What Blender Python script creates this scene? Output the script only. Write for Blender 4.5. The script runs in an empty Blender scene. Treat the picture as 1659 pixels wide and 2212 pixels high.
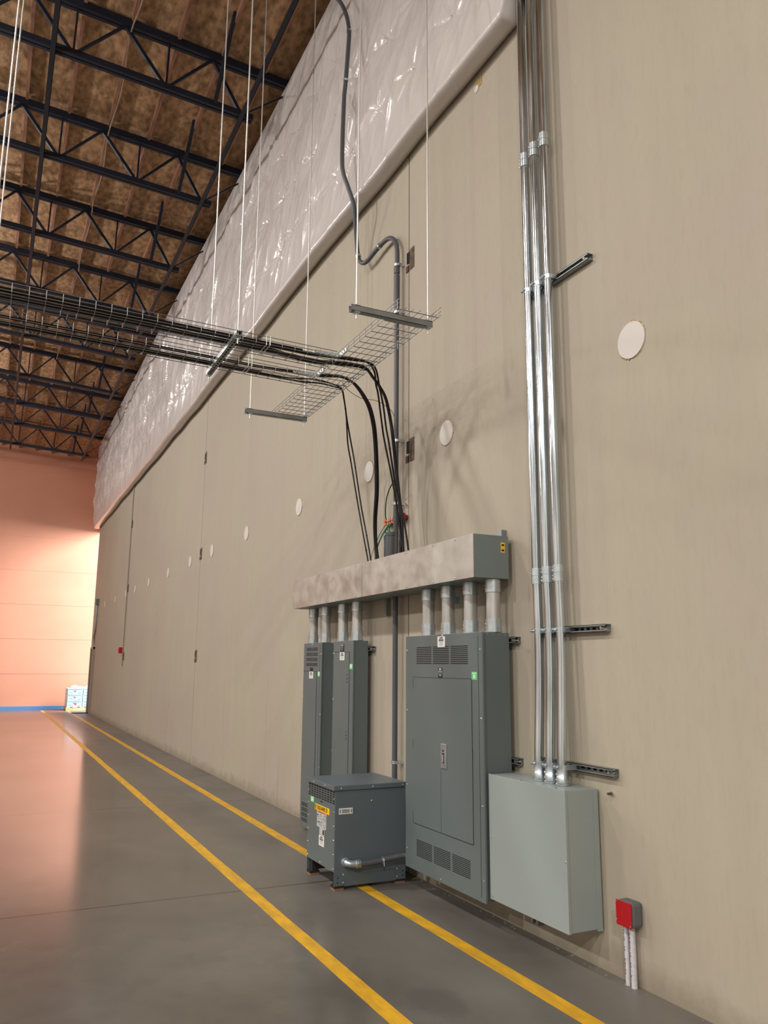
import bpy, math, random
import numpy as np
from mathutils import Vector, Matrix
random.seed(7)
C = bpy.context.scene.collection
S = bpy.context.scene
# ------------------------------------------------------------------ camera
W = 3.045          # room-side face of the long concrete wall (x)
CAM = Vector((0, 0, 1.55))
yw, pt, rl = [math.radians(a) for a in (25.86, 10.893, 0.42)]
fw = Vector((math.sin(yw)*math.cos(pt), math.cos(yw)*math.cos(pt), math.sin(pt)))
rt = Vector((math.cos(yw), -math.sin(yw), 0)); up = rt.cross(fw)
r2 = rt*math.cos(rl)+up*math.sin(rl); u2 = up*math.cos(rl)-rt*math.sin(rl)
cd = bpy.data.cameras.new('camera'); cam = bpy.data.objects.new('camera', cd); C.objects.link(cam)
cd.sensor_fit = 'VERTICAL'; cd.sensor_height = 36; cd.lens = 1730.75*36/2212
cd.clip_start = .05; cd.clip_end = 200
cam.matrix_world = Matrix(((r2.x, u2.x, -fw.x, CAM.x), (r2.y, u2.y, -fw.y, CAM.y), (r2.z, u2.z, -fw.z, CAM.z), (0, 0, 0, 1)))
S.camera = cam
S.view_settings.view_transform = 'Standard'; S.view_settings.look = 'None'
S.view_settings.gamma = 1; S.view_settings.use_curve_mapping = False
S.view_settings.exposure = 0.0
# ------------------------------------------------------------------ daylight and world
wd = bpy.data.worlds.new('world'); S.world = wd; wd.use_nodes = True
bg = wd.node_tree.nodes['Background']; bg.inputs[0].default_value = (.55, .75, 1, 1); bg.inputs[1].default_value = 3.0
def area(name, loc, sx, sy, power, col, rot, spread=math.pi):
    l = bpy.data.lights.new(name, 'AREA'); l.shape = 'RECTANGLE'; l.size = sx; l.size_y = sy
    l.energy = power; l.color = col; l.spread = spread
    o = bpy.data.objects.new(name, l); C.objects.link(o); o.location = loc; o.rotation_euler = rot
    return o
DAY = area('daylight_through_dock_opening', (9.5, 26.3, 7.6), 4.5, 4.5, 4000, (.95, .98, 1.0), (0, 0, 0))
DAY.rotation_euler = (Vector((1.2, 31, 2.3))-Vector((9.5, 26.3, 7.6))).to_track_quat('-Z', 'Y').to_euler()
LAMP_POWER = 265; GLOBE_POWER = 300
LAMPS = [(-3.3, -6.5, 2.6, 1.0), (-3.3, 1.2, .75, .3), (-3.3, 7.6, .9, 1.0), (-3.3, 14.8, .45, 1.6), (-3.3, 22, .1, 1.7), (-9.5, -3, 2.4, .6), (-9.5, 5, 2.0, .9), (-9.5, 13, .6, 1.3), (-9.5, 21, .3, 1.5)]
LAMP_COL = (1.0, .975, .95)
# ------------------------------------------------------------------ materials
def mat(name, col, rough=.6, metal=0., spec=.5, var=0., vs=(3, 3, 3), bump=0., bs=(40, 40, 40), col2=None, rvar=0., coat=0.):
    m = bpy.data.materials.new(name); m.use_nodes = True; nt = m.node_tree; N = nt.nodes; L = nt.links
    b = N['Principled BSDF']
    b.inputs['Base Color'].default_value = (*col, 1); b.inputs['Roughness'].default_value = rough
    b.inputs['Metallic'].default_value = metal; b.inputs['Specular IOR Level'].default_value = spec
    b.inputs['Coat Weight'].default_value = coat
    geo = N.new('ShaderNodeNewGeometry')
    def noise(scale, detail=4):
        mp = N.new('ShaderNodeMapping'); mp.inputs['Scale'].default_value = scale; L.new(geo.outputs['Position'], mp.inputs[0])
        n = N.new('ShaderNodeTexNoise'); n.inputs['Scale'].default_value = 1; n.inputs['Detail'].default_value = detail
        L.new(mp.outputs[0], n.inputs['Vector']); return n
    if var > 0:
        n = noise(vs, 6); cr = N.new('ShaderNodeValToRGB')
        c2 = col2 or tuple(c*(1-var) for c in col); c1 = tuple(min(1, c*(1+var*.5)) for c in col)
        cr.color_ramp.elements[0].color = (*c2, 1); cr.color_ramp.elements[1].color = (*c1, 1)
        cr.color_ramp.elements[0].position = .35; cr.color_ramp.elements[1].position = .65
        L.new(n.outputs[0], cr.inputs[0]); L.new(cr.outputs[0], b.inputs['Base Color'])
        if rvar:
            mr = N.new('ShaderNodeMapRange'); mr.inputs[1].default_value = .3; mr.inputs[2].default_value = .7
            mr.inputs[3].default_value = rough-rvar; mr.inputs[4].default_value = rough+rvar
            L.new(n.outputs[0], mr.inputs[0]); L.new(mr.outputs[0], b.inputs['Roughness'])
    if bump > 0:
        n = noise(bs, 3); bp = N.new('ShaderNodeBump'); bp.inputs['Strength'].default_value = bump; bp.inputs['Distance'].default_value = .01
        L.new(n.outputs[0], bp.inputs['Height']); L.new(bp.outputs[0], b.inputs['Normal'])
    return m

def wall_material():
    m = mat('concrete_wall', (.40, .355, .275), .75, spec=.25)
    nt = m.node_tree; N = nt.nodes; L = nt.links; b = N['Principled BSDF']
    geo = N.new('ShaderNodeNewGeometry'); sep = N.new('ShaderNodeSeparateXYZ'); L.new(geo.outputs['Position'], sep.inputs[0])
    def noise(scale, detail=5, rough=.55):
        mp = N.new('ShaderNodeMapping'); mp.inputs['Scale'].default_value = scale; L.new(geo.outputs['Position'], mp.inputs[0])
        n = N.new('ShaderNodeTexNoise'); n.inputs['Scale'].default_value = 1; n.inputs['Detail'].default_value = detail; n.inputs['Roughness'].default_value = rough
        L.new(mp.outputs[0], n.inputs['Vector']); return n.outputs[0]
    def math_(op, a, bb=None, c=None):
        n = N.new('ShaderNodeMath'); n.operation = op
        for i, v in enumerate((a, bb, c)):
            if v is None: continue
            if isinstance(v, (int, float)): n.inputs[i].default_value = v
            else: L.new(v, n.inputs[i])
        return n.outputs[0]
    def ramp(v, a, c):
        n = N.new('ShaderNodeMapRange'); L.new(v, n.inputs[0]); n.inputs[1].default_value = a; n.inputs[2].default_value = c; return n.outputs[0]
    def mix(f, a, c, mode='MIX'):
        n = N.new('ShaderNodeMix'); n.data_type = 'RGBA'; n.blend_type = mode
        for k, v in ((0, f), (6, a), (7, c)):
            if isinstance(v, (int, float)): n.inputs[k].default_value = v
            elif isinstance(v, tuple): n.inputs[k].default_value = (*v, 1)
            else: L.new(v, n.inputs[k])
        return n.outputs[2]
    streak = noise((1, 5, .3)); fine = noise((30, 30, 8), 3); blot = noise((1, .5, .6), 3)
    col = mix(ramp(streak, .25, .75), (.40, .36, .278), (.44, .396, .306))
    col = mix(ramp(blot, .35, .7), col, (.40, .345, .285))
    col = mix(math_('MULTIPLY', ramp(fine, .5, .8), .25), col, (.33, .29, .22))
    # dirt and broken edge along the foot of the wall
    z = sep.outputs[2]; y = sep.outputs[1]
    foot = math_('ADD', z, math_('MULTIPLY', math_('SUBTRACT', noise((1, 5, 6)), .5), .25))
    col = mix(math_('MULTIPLY', ramp(foot, .15, .02), .6), col, (.22, .18, .125))
    # hairline cracks, real marks with a shape of their own
    for y0, amp, ztop, wd_ in ((9.45, .10, 1.7, .008), (11.35, .16, 2.0, .008), (17.0, .25, 3.0, .012), (8.95, .05, .7, .01), (18.8, .4, 2.5, .01), (15.3, .5, 1.3, .02)):
        n = noise((1, .6, .9+amp), 4, .7)
        dd = math_('ABSOLUTE', math_('SUBTRACT', math_('ADD', y, math_('MULTIPLY', math_('SUBTRACT', n, .5), amp*4)), y0))
        f = math_('MULTIPLY', ramp(dd, wd_, wd_*.3), ramp(z, ztop, ztop-.4))
        col = mix(math_('MULTIPLY', f, .45), col, (.17, .145, .11))
    L.new(col, b.inputs['Base Color'])
    bp = N.new('ShaderNodeBump'); bp.inputs['Strength'].default_value = .18; bp.inputs['Distance'].default_value = .008
    L.new(math_('ADD', math_('MULTIPLY', streak, .6), fine), bp.inputs['Height']); L.new(bp.outputs[0], b.inputs['Normal'])
    return m

def floor_material():
    m = mat('polished_concrete_floor', (.15, .14, .125), .3, spec=.5)
    nt = m.node_tree; N = nt.nodes; L = nt.links; b = N['Principled BSDF']
    geo = N.new('ShaderNodeNewGeometry'); sep = N.new('ShaderNodeSeparateXYZ'); L.new(geo.outputs['Position'], sep.inputs[0])
    def noise(scale, detail=5, dist=0):
        mp = N.new('ShaderNodeMapping'); mp.inputs['Scale'].default_value = scale; L.new(geo.outputs['Position'], mp.inputs[0])
        n = N.new('ShaderNodeTexNoise'); n.inputs['Scale'].default_value = 1; n.inputs['Detail'].default_value = detail; n.inputs['Distortion'].default_value = dist
        L.new(mp.outputs[0], n.inputs['Vector']); return n.outputs[0]
    def rng(v, a, c, lo=0., hi=1.):
        n = N.new('ShaderNodeMapRange'); L.new(v, n.inputs[0]); n.inputs[1].default_value = a; n.inputs[2].default_value = c
        n.inputs[3].default_value = lo; n.inputs[4].default_value = hi; return n.outputs[0]
    def mix(f, a, c):
        n = N.new('ShaderNodeMix'); n.data_type = 'RGBA'
        for k, v in ((0, f), (6, a), (7, c)):
            if isinstance(v, (int, float)): n.inputs[k].default_value = v
            elif isinstance(v, tuple): n.inputs[k].default_value = (*v, 1)
            else: L.new(v, n.inputs[k])
        return n.outputs[2]
    def M(op, a, bb):
        n = N.new('ShaderNodeMath'); n.operation = op
        for i, v in enumerate((a, bb)):
            if isinstance(v, (int, float)): n.inputs[i].default_value = v
            else: L.new(v, n.inputs[i])
        return n.outputs[0]
    n1 = noise((.9, .7, 1), 7, .6); n2 = noise((5, 4, 1), 6, .3); n3 = noise((.25, .3, 1), 3)
    col = mix(rng(n1, .3, .7), (.084, .075, .063), (.130, .118, .101))
    col = mix(rng(n2, .45, .75, 0, .5), col, (.070, .065, .056))
    # pale dust on the strip of floor along the wall
    col = mix(M('MULTIPLY', rng(sep.outputs[0], 1.7, 2.4), rng(noise((1.6, 1.1, 1), 7, .8), .3, .7, .25, .95)), col, (.168, .157, .139))
    dust = M('MULTIPLY', rng(sep.outputs[0], 2.45, 3.0), rng(n1, .42, .65))
    col = mix(M('MULTIPLY', dust, .45), col, (.22, .20, .17))
    # saw-cut joints every 3.7 m
    fr = M('ABSOLUTE', M('SUBTRACT', M('MODULO', M('ADD', sep.outputs[1], 3.74*20-5.83), 3.74), 1.87), 0)
    jt = rng(fr, 1.854, 1.864)
    col = mix(M('MULTIPLY', jt, .85), col, (.03, .027, .024))
    # dark oil-like stain near the lower lines
    for (sx, sy, sr) in ((2.03, 3.62, .16), (1.28, 2.5, .38)):
        dx = M('POWER', M('SUBTRACT', sep.outputs[0], sx), 2.); dy = M('POWER', M('MULTIPLY', M('SUBTRACT', sep.outputs[1], sy), .8), 2.)
        r = M('ADD', M('SQRT', M('ADD', dx, dy), 0), M('MULTIPLY', M('SUBTRACT', n2, .5), .22))
        col = mix(rng(r, sr, sr*.6, 0, .45), col, (.055, .05, .043))
    L.new(col, b.inputs['Base Color'])
    L.new(M('ADD', rng(n3, .1, .9, .11, .21), rng(sep.outputs[0], 1.75, 2.3, 0., .30)), b.inputs['Roughness'])
    bp = N.new('ShaderNodeBump'); bp.inputs['Strength'].default_value = .035; bp.inputs['Distance'].default_value = .01
    L.new(noise((2.5, 2.5, 1), 1), bp.inputs['Height']); L.new(bp.outputs[0], b.inputs['Normal'])
    return m

M = {}
M['wall'] = wall_material()
M['floor'] = floor_material()
M['seam'] = mat('caulked_joint', (.20, .155, .11), .9, var=.6, vs=(9, 9, 2.5), col2=(.42, .38, .32))
M['rust'] = mat('rusty_pocket', (.13, .085, .06), .9, var=.5, vs=(20, 20, 20))
M['salmon'] = mat('salmon_paint', (.60, .27, .17), .55, spec=.3, var=.06, vs=(.6, 1, .8))
M['bluetrim'] = mat('blue_baseboard', (.07, .2, .42), .5)
M['osb'] = mat('osb_deck', (.42, .25, .135), .85, spec=.15, var=.45, vs=(14, 7, 10), bump=.3, bs=(60, 30, 40))
M['purlin'] = mat('purlin_lumber', (.30, .15, .10), .85, spec=.15, var=.25, vs=(20, 2, 10))
M['joist'] = mat('dark_blue_steel', (.010, .013, .024), .5, spec=.3, var=.2)
M['vinyl'] = mat('vinyl_facing', (.64, .59, .565), .24, spec=.6, var=.05, vs=(2, 1.5, 1.5))
M['panel'] = mat('grey_enamel', (.118, .144, .145), .42, spec=.45, var=.05, vs=(1, 1.5, 1.5))
M['trans'] = mat('dark_grey_enamel', (.105, .130, .145), .40, spec=.45, var=.06, vs=(2, 2, 2))
M['jbox'] = mat('light_grey_enamel', (.30, .345, .335), .45, spec=.4)
M['gutter'] = mat('gutter_end_enamel', (.17, .205, .20), .45, spec=.4)
M['cover'] = mat('mill_steel_cover', (.50, .475, .42), .42, metal=.55, var=.14, vs=(2, 7, 9), rvar=.09)
M['emt'] = mat('galvanised_pipe', (.60, .67, .73), .19, metal=1., var=.28, vs=(30, 30, 2), rvar=.06, bump=.05, bs=(60, 60, 3))
M['emtdull'] = mat('brushed_steel_pipe', (.50, .49, .46), .42, metal=.55, var=.18, vs=(30, 30, 5), rvar=.06)
M['zinc'] = mat('zinc_fitting', (.56, .63, .67), .32, metal=.85, var=.12, vs=(20, 20, 20))
M['rod'] = mat('zinc_rod', (.66, .66, .64), .42, metal=.7)
M['wire'] = mat('tray_wire', (.25, .245, .24), .4, metal=.8)
M['strut'] = mat('galvanised_strut', (.30, .32, .32), .42, metal=.75, var=.15, vs=(8, 8, 8))
M['black'] = mat('black_cable', (.005, .005, .007), .38, spec=.3)
M['pvc'] = mat('grey_pvc', (.085, .088, .10), .45, spec=.4)
M['white_pvc'] = mat('white_pvc', (.62, .60, .64), .5, var=.12, vs=(30, 30, 60))
M['green'] = mat('green_wire', (.01, .14, .05), .4)
M['copper'] = mat('copper_bar', (.75, .28, .15), .3, metal=1., var=.4, vs=(60, 60, 60))
M['red'] = mat('red_enamel', (.42, .004, .010), .35, spec=.4)
M['redins'] = mat('red_insulator', (.28, .01, .012), .5)
M['cast'] = mat('cast_grey', (.12, .125, .125), .55)
M['yellow'] = mat('yellow_floor_paint', (.72, .40, .012), .45, spec=.4, var=.12, vs=(18, 6, 1), col2=(.55, .30, .02))
M['stick'] = mat('yellow_sticker', (.85, .52, .01), .45)
M['whitelab'] = mat('white_label', (.80, .80, .78), .5)
M['greylab'] = mat('grey_label', (.48, .48, .48), .5)
M['greenlab'] = mat('green_label', (.16, .52, .22), .5)
M['palegreen'] = mat('pale_green_print', (.50, .85, .52), .5)
M['ink'] = mat('black_ink', (.012, .012, .014), .6)
M['slot'] = mat('slot_shadow', (.004, .004, .005), .9)
M['screw'] = mat('screw_head', (.75, .75, .75), .2, metal=1.)
M['cap'] = mat('white_patch', (.62, .585, .54), .6, spec=.3)
M['foam'] = mat('yellow_foam', (.42, .30, .11), .9, var=.4, vs=(60, 60, 60))
M['rubber'] = mat('black_rubber', (.01, .01, .01), .7)
M['orangepad'] = mat('orange_pad', (.25, .12, .07), .8)
M['door'] = mat('brown_door', (.055, .045, .038), .5)
M['frame'] = mat('beige_frame', (.28, .235, .19), .5)
M['carton'] = mat('blue_white_carton', (.50, .72, .82), .4, var=.15, vs=(9, 9, 9))
M['cartonred'] = mat('red_print', (.62, .05, .10), .5)
M['cartonblue'] = mat('blue_print', (.08, .22, .36), .5)
M['wrap'] = mat('clear_wrap', (.85, .9, .92), .25)
M['pallet'] = mat('pallet_wood', (.60, .45, .25), .8, var=.2, vs=(3, 20, 10))
M['cord'] = mat('brown_cord', (.28, .19, .13), .7)
M['lampbody'] = mat('lamp_housing', (.7, .7, .7), .5)
M['plainwall'] = mat('plain_painted_wall', (.66, .62, .55), .7)
M['asphalt'] = mat('yard_paving', (.35, .36, .38), .9)
em = bpy.data.materials.new('lamp_diffuser'); em.use_nodes = True
em.node_tree.nodes['Principled BSDF'].inputs['Emission Color'].default_value = (*LAMP_COL, 1)
em.node_tree.nodes['Principled BSDF'].inputs['Emission Strength'].default_value = 6
M['lamp'] = em
# ------------------------------------------------------------------ mesh helpers
class B:
    def __init__(s): s.v = []; s.f = []; s.sm = []
    def add(s, vs, fs, smooth=False):
        o = len(s.v); s.v += [tuple(p) for p in vs]; s.f += [tuple(i+o for i in f) for f in fs]; s.sm += [smooth]*len(fs); return s
    def box(s, x0, x1, y0, y1, z0, z1):
        x0, x1 = sorted((x0, x1)); y0, y1 = sorted((y0, y1)); z0, z1 = sorted((z0, z1))
        v = [(x0, y0, z0), (x1, y0, z0), (x1, y1, z0), (x0, y1, z0), (x0, y0, z1), (x1, y0, z1), (x1, y1, z1), (x0, y1, z1)]
        return s.add(v, [(0, 3, 2, 1), (4, 5, 6, 7), (0, 1, 5, 4), (1, 2, 6, 5), (2, 3, 7, 6), (3, 0, 4, 7)])
    def beam(s, p, q, w, h, upv=(0, 0, 1)):
        p = Vector(p); q = Vector(q); d = (q-p).normalized(); a = d.cross(Vector(upv))
        if a.length < 1e-4: a = d.cross(Vector((0, 1, 0)))
        a.normalize(); b = a.cross(d); v = []
        for c in (p, q):
            for i, j in ((-1, -1), (1, -1), (1, 1), (-1, 1)): v.append(c+a*(i*w/2)+b*(j*h/2))
        return s.add(v, [(3, 2, 1, 0), (4, 5, 6, 7), (0, 1, 5, 4), (1, 2, 6, 5), (2, 3, 7, 6), (3, 0, 4, 7)])
    def tube(s, pts, r, n=8, cap=True):
        pts = [Vector(p) for p in pts]; m = len(pts)
        rs = r if isinstance(r, (list, tuple)) else [r]*m
        t0 = (pts[1]-pts[0]).normalized(); a = t0.orthogonal().normalized(); v = []
        for i, p in enumerate(pts):
            t = (pts[min(i+1, m-1)]-pts[max(i-1, 0)]).normalized()
            a = (a-t*a.dot(t)).normalized(); b = t.cross(a)
            for k in range(n):
                g = 2*math.pi*k/n; v.append(p+(a*math.cos(g)+b*math.sin(g))*rs[i])
        f = [(i*n+k, i*n+(k+1) % n, (i+1)*n+(k+1) % n, (i+1)*n+k) for i in range(m-1) for k in range(n)]
        s.add(v, f, True)
        if cap:
            o = len(s.v)-len(v)
            s.f += [tuple(o+k for k in range(n-1, -1, -1)), tuple(o+(m-1)*n+k for k in range(n))]; s.sm += [False, False]
        return s
    def cyl(s, p, q, r, n=24): return s.tube([p, q], r, n)
    def dome(s, c, d, r, h=.5, n=10):   # screw head: low dome facing d
        c = Vector(c); d = Vector(d).normalized()
        return s.tube([c, c+d*r*h*.6, c+d*r*h], [r, r*.85, r*.35], n)
    def obj(s, name, m, parent=None, org=None, bevel=0., kind=None, label=None, cat=None, group=None):
        if parent is not None and org is None: org = ORG[parent.name]
        org = Vector(org or (0, 0, 0))
        me = bpy.data.meshes.new(name); me.from_pydata([tuple(Vector(p)-org) for p in s.v], [], s.f)
        me.polygons.foreach_set('use_smooth', s.sm); me.update()
        if any(s.sm): me.set_sharp_from_angle(angle=math.radians(38))
        for mm in (m if isinstance(m, list) else [m]): me.materials.append(mm)
        o = bpy.data.objects.new(name, me); C.objects.link(o); ORG[o.name] = org
        if parent is not None: o.parent = parent
        else: o.location = org
        if bevel:
            md = o.modifiers.new('bevel', 'BEVEL'); md.width = bevel; md.segments = 2; md.limit_method = 'ANGLE'; md.angle_limit = .9
        tag(o, label, cat, group, kind)
        return o
ORG = {}
def tag(o, label=None, cat=None, group=None, kind=None):
    if label: o['label'] = label
    if cat: o['category'] = cat
    if group: o['group'] = group
    if kind: o['kind'] = kind
    return o
def thing(name, loc, label, cat, group=None):
    o = bpy.data.objects.new(name, None); C.objects.link(o); o.location = loc; o.empty_display_size = .1
    ORG[o.name] = Vector(loc); return tag(o, label, cat, group)
def kids(o): return [c for c in bpy.data.objects if c.parent == o]
def dup(root, loc, label, ch):
    r = root.copy(); C.objects.link(r); r.location = loc; r['label'] = label
    for c, subs in ch:
        k = c.copy(); C.objects.link(k); k.parent = r
        for g in subs:
            d = g.copy(); C.objects.link(d); d.parent = k
    return r
def tree(root): return [(c, kids(c)) for c in kids(root)]
def smooth(pts, n=8):
    P = [Vector(p) for p in pts]; out = []
    for i in range(len(P)-1):
        a = P[max(i-1, 0)]; b = P[i]; c = P[i+1]; d = P[min(i+2, len(P)-1)]
        for k in range(n):
            t = k/n
            out.append(.5*((2*b)+(c-a)*t+(2*a-5*b+4*c-d)*t*t+(3*b-a-3*c+d)*t**3))
    return out+[P[-1]]
def screws(parent, pts, d, r=.007, m='screw'):
    for p in pts:
        B().dome(p, d, r, .7).obj('screw', M[m], parent)
def text_mesh(name, body, size, m, parent, loc, xdir, updir, depth=.0006, sx=1., bold=0.):
    cu = bpy.data.curves.new(name+'_text', 'FONT'); cu.body = body; cu.size = size; cu.align_x = 'CENTER'; cu.align_y = 'CENTER'
    cu.extrude = depth; cu.offset = bold
    t = bpy.data.objects.new(name+'_tmp', cu); C.objects.link(t); bpy.context.view_layer.update()
    me = bpy.data.meshes.new_from_object(t.evaluated_get(bpy.context.evaluated_depsgraph_get()))
    bpy.data.objects.remove(t)
    x = Vector(xdir).normalized(); u = Vector(updir).normalized(); n = x.cross(u); base = Vector(loc)-ORG[parent.name]
    for v in me.vertices:
        p = v.co.copy(); v.co = base+x*(p.x*sx)+u*p.y+n*p.z
    me.materials.clear(); me.materials.append(m)
    o = bpy.data.objects.new(name, me); C.objects.link(o); o.parent = parent; ORG[o.name] = ORG[parent.name]
    return o
# plates on a face that looks to -x (front faces of the wall cabinets): y falls to the right in the view
def plate_x(parent, name, x, ya, yb, za, zb, m, t=.0015, bars=None, label=None):
    o = B().box(x-t, x, ya, yb, za, zb).obj(name, m, parent, label=label)
    if bars:
        b = B(); h = abs(zb-za); w = abs(yb-ya); top = max(za, zb); mid = (ya+yb)/2
        for (f, hh, ww) in bars: b.box(x-t-.0006, x-t, mid-w*ww/2, mid+w*ww/2, top-h*f-h*hh/2, top-h*f+h*hh/2)
        b.obj('printing', M['ink'], o)
    return o
QRBARS = [(.14, .10, .45), (.28, .06, .62), (.38, .08, .66), (.48, .035, .6), (.60, .03, .55), (.72, .03, .5), (.84, .025, .55)]

# ================================================================== STRUCTURE
def ceil_z(x): return 9.15+.06*(2.9-x)
B().box(-16, 8, -12, 34, -.2, 0).obj('floor', M['floor'], kind='structure')
# right wall as tilt-up panels with recessed joints
seams = [-1.9, 5.81, 13.3, 21.15]
edges = [-12]+seams+[28.45]
wb = B()
for i in range(len(edges)-1):
    a = edges[i]+(.009 if i else 0); b_ = edges[i+1]-(.009 if i < len(edges)-2 else 0)
    wb.box(W, W+.22, a, b_, 0, 9.6)
wb.obj('wall_right', M['wall'], kind='structure')
for i, y in enumerate(seams):
    B().box(W+.012, W+.2, y-.012, y+.012, 0, 9.5).obj('trim_%d' % (i+1), M['seam'], kind='structure')
# worn concrete edge of the foot of the wall: crumbs and a shallow lip
b = B(); rr = random.Random(3)
for i in range(150):
    y = rr.uniform(2.4, 9) if i < 90 else rr.uniform(9, 26)
    s_ = rr.uniform(.002, .006); x = W-rr.uniform(.0, .05)
    b.box(x-s_, x+s_*.6, y-s_*1.5, y+s_, 0, s_*.8)
b.obj('concrete_crumbs', M['wall'], org=(W, 6, 0), kind='stuff', label='pale crumbs of concrete and caulk lying along the foot of the long wall', cat='debris')
# far wall, recess and outside
B().box(-16, 8, 31.0, 31.25, 0, 10.2).obj('wall_far', M['salmon'], kind='structure')
B().box(-16, 3.2, 30.96, 31.0, 8.68, 8.74).obj('trim_5', M['salmon'], kind='structure')
B().box(-16, 2.52, 30.975, 31.0, 0, .10).obj('baseboard_far', M['bluetrim'], kind='structure')
b = B()
for i in range(7): b.box(-16, 4, 30.993, 31.0, 1.2*i+1.2, 1.2*i+1.206)
b.obj('trim_6', M['salmon'], kind='structure')
B().box(3.3, 3.5, 28.45, 31.0, 6.35, 9.6).obj('wall_recess_header', M['salmon'], kind='structure')
B().box(3.265, 3.5, 28.2, 28.45, 0, 9.6).obj('wall_recess_side', M['plainwall'], kind='structure')
B().box(-16, 3.3, -12.2, -12, 0, 10.4).obj('wall_near', M['plainwall'], kind='structure')
B().box(-16.2, -16, -12, 31.2, 0, 10.6).obj('wall_left', M['plainwall'], kind='structure')
# roof deck
b = B(); v = []
for (x, y) in ((-16, -12), (3.6, -12), (3.6, 31.2), (-16, 31.2)): v.append((x, y, ceil_z(x)))
for (x, y) in ((-16, -12), (3.6, -12), (3.6, 31.2), (-16, 31.2)): v.append((x, y, ceil_z(x)+.1))
b.add(v, [(0, 1, 2, 3), (7, 6, 5, 4), (0, 4, 5, 1), (1, 5, 6, 2), (2, 6, 7, 3), (3, 7, 4, 0)])
ceil = b.obj('ceiling', M['osb'], kind='structure')
JY = [4.5, 6.72, 8.94, 11.1, 13.4, 15.6, 18.1, 20.75, 23.2, 25.3, 27.7]
npur = 0
for j in range(1, len(JY)):
    ya, yb = JY[j-1]+.06, JY[j]-.06
    for k in range(8):
        x = 2.55-.55*k
        B().box(x-.02, x+.02, ya, yb, ceil_z(x)-.10, ceil_z(x)).obj('purlin', M['purlin'], ceil); npur += 1
b = B()
for k in range(8):
    x = 2.55-.55*k; b.box(x-.02, x+.02, 27.76, 31, ceil_z(x)-.10, ceil_z(x))
b.obj('purlin', M['purlin'], ceil)
# door in the long wall near the far end
d1 = B().box(W-.02, W+.02, 27.42, 28.12, 0, 2.02).obj('door_1', M['door'], kind='structure')
B().box(W-.05, W+.0, 27.35, 27.42, 0, 2.09).obj('door_frame', M['frame'], d1, org=(0, 0, 0))
B().box(W-.05, W+.0, 28.12, 28.19, 0, 2.09).obj('door_frame', M['frame'], d1, org=(0, 0, 0))
B().box(W-.05, W+.0, 27.35, 28.19, 2.02, 2.09).obj('door_frame', M['frame'], d1, org=(0, 0, 0))
# ================================================================== FLOOR STRIPES
for nm, x0, x1, lb in (('inner', 2.515, 2.605, 'yellow painted floor stripe nearer the concrete wall, running under the transformer'),
                       ('outer', 1.74, 1.83, 'yellow painted floor stripe farther out from the wall, in open floor')):
    b = B(); n = 70; v = []; rr = random.Random(len(nm)+3)
    for i in range(n+1):
        y = -3+(33.0)*i/n; e1 = rr.uniform(-.003, .003); e2 = rr.uniform(-.003, .003)
        v += [(x0+e1, y, .0015), (x1+e2, y, .0015), (x0+e1, y, .0002), (x1+e2, y, .0002)]
    f = []
    for i in range(n):
        a = i*4; c = a+4
        f += [(a, a+1, c+1, c), (a, c, c+2, a+2), (a+1, a+3, c+3, c+1)]
    b.add(v, f); b.obj('floor_stripe', M['yellow'], org=(x0, 0, 0), label=lb, cat='floor marking')
# ================================================================== ROOF JOISTS
def btm_z(x): return 8.40+.06*(2.25-x)
def top_z(x): return 9.08+.06*(2.9-x)
XL = -7.5
ORD = ['nearest to the camera', 'second from the camera', 'third from the camera',
       'fourth from the camera', 'fifth from the camera', 'sixth from the camera', 'seventh from the camera',
       'fourth from the far salmon wall', 'third from the far salmon wall', 'second from the far salmon wall', 'the one nearest the far salmon wall']
j0 = thing('roof_joist', (0, JY[0], 9), 'dark open-web steel roof joist, '+ORD[0], 'joist', 'open-web steel joists under the wood roof deck')
for side in (-1, 1):
    o_ = .032*side
    B().beam((XL, JY[0]+o_, top_z(XL)-.05), (2.99, JY[0]+o_, top_z(2.99)-.05), .045, .10).obj('top_chord', M['joist'], j0)
    B().beam((XL, JY[0]+o_, btm_z(XL)), (2.42, JY[0]+o_, btm_z(2.42)), .042, .075).obj('bottom_chord', M['joist'], j0)
xb = [2.28-1.03*0]+[1.334-1.068*k for k in range(8)]
xt = [1.886-1.07*k for k in range(9)]
def web(p, q, w=.03): B().beam((p[0], JY[0], p[1]), (q[0], JY[0], q[1]), w, w).obj('web_member', M['joist'], j0)
web((2.28, btm_z(2.28)), (2.97, top_z(2.97)-.09), .02)
for i, x in enumerate(xb):
    if i: web((x, btm_z(x)), (x+.01, top_z(x)-.08), .024)
    if i < len(xt): web((x, btm_z(x)), (xt[i], top_z(xt[i])-.08), .042)
    if i: web((x, btm_z(x)), (xt[i-1], top_z(xt[i-1])-.08), .03)
B().box(2.86, W, JY[0]-.07, JY[0]+.07, top_z(2.95)-.18, top_z(2.95)-.09).obj('bearing_seat', M['joist'], j0)
tr = tree(j0)
for j in range(1, len(JY)): dup(j0, (0, JY[j], 9), 'dark open-web steel roof joist, '+ORD[j], tr)
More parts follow.
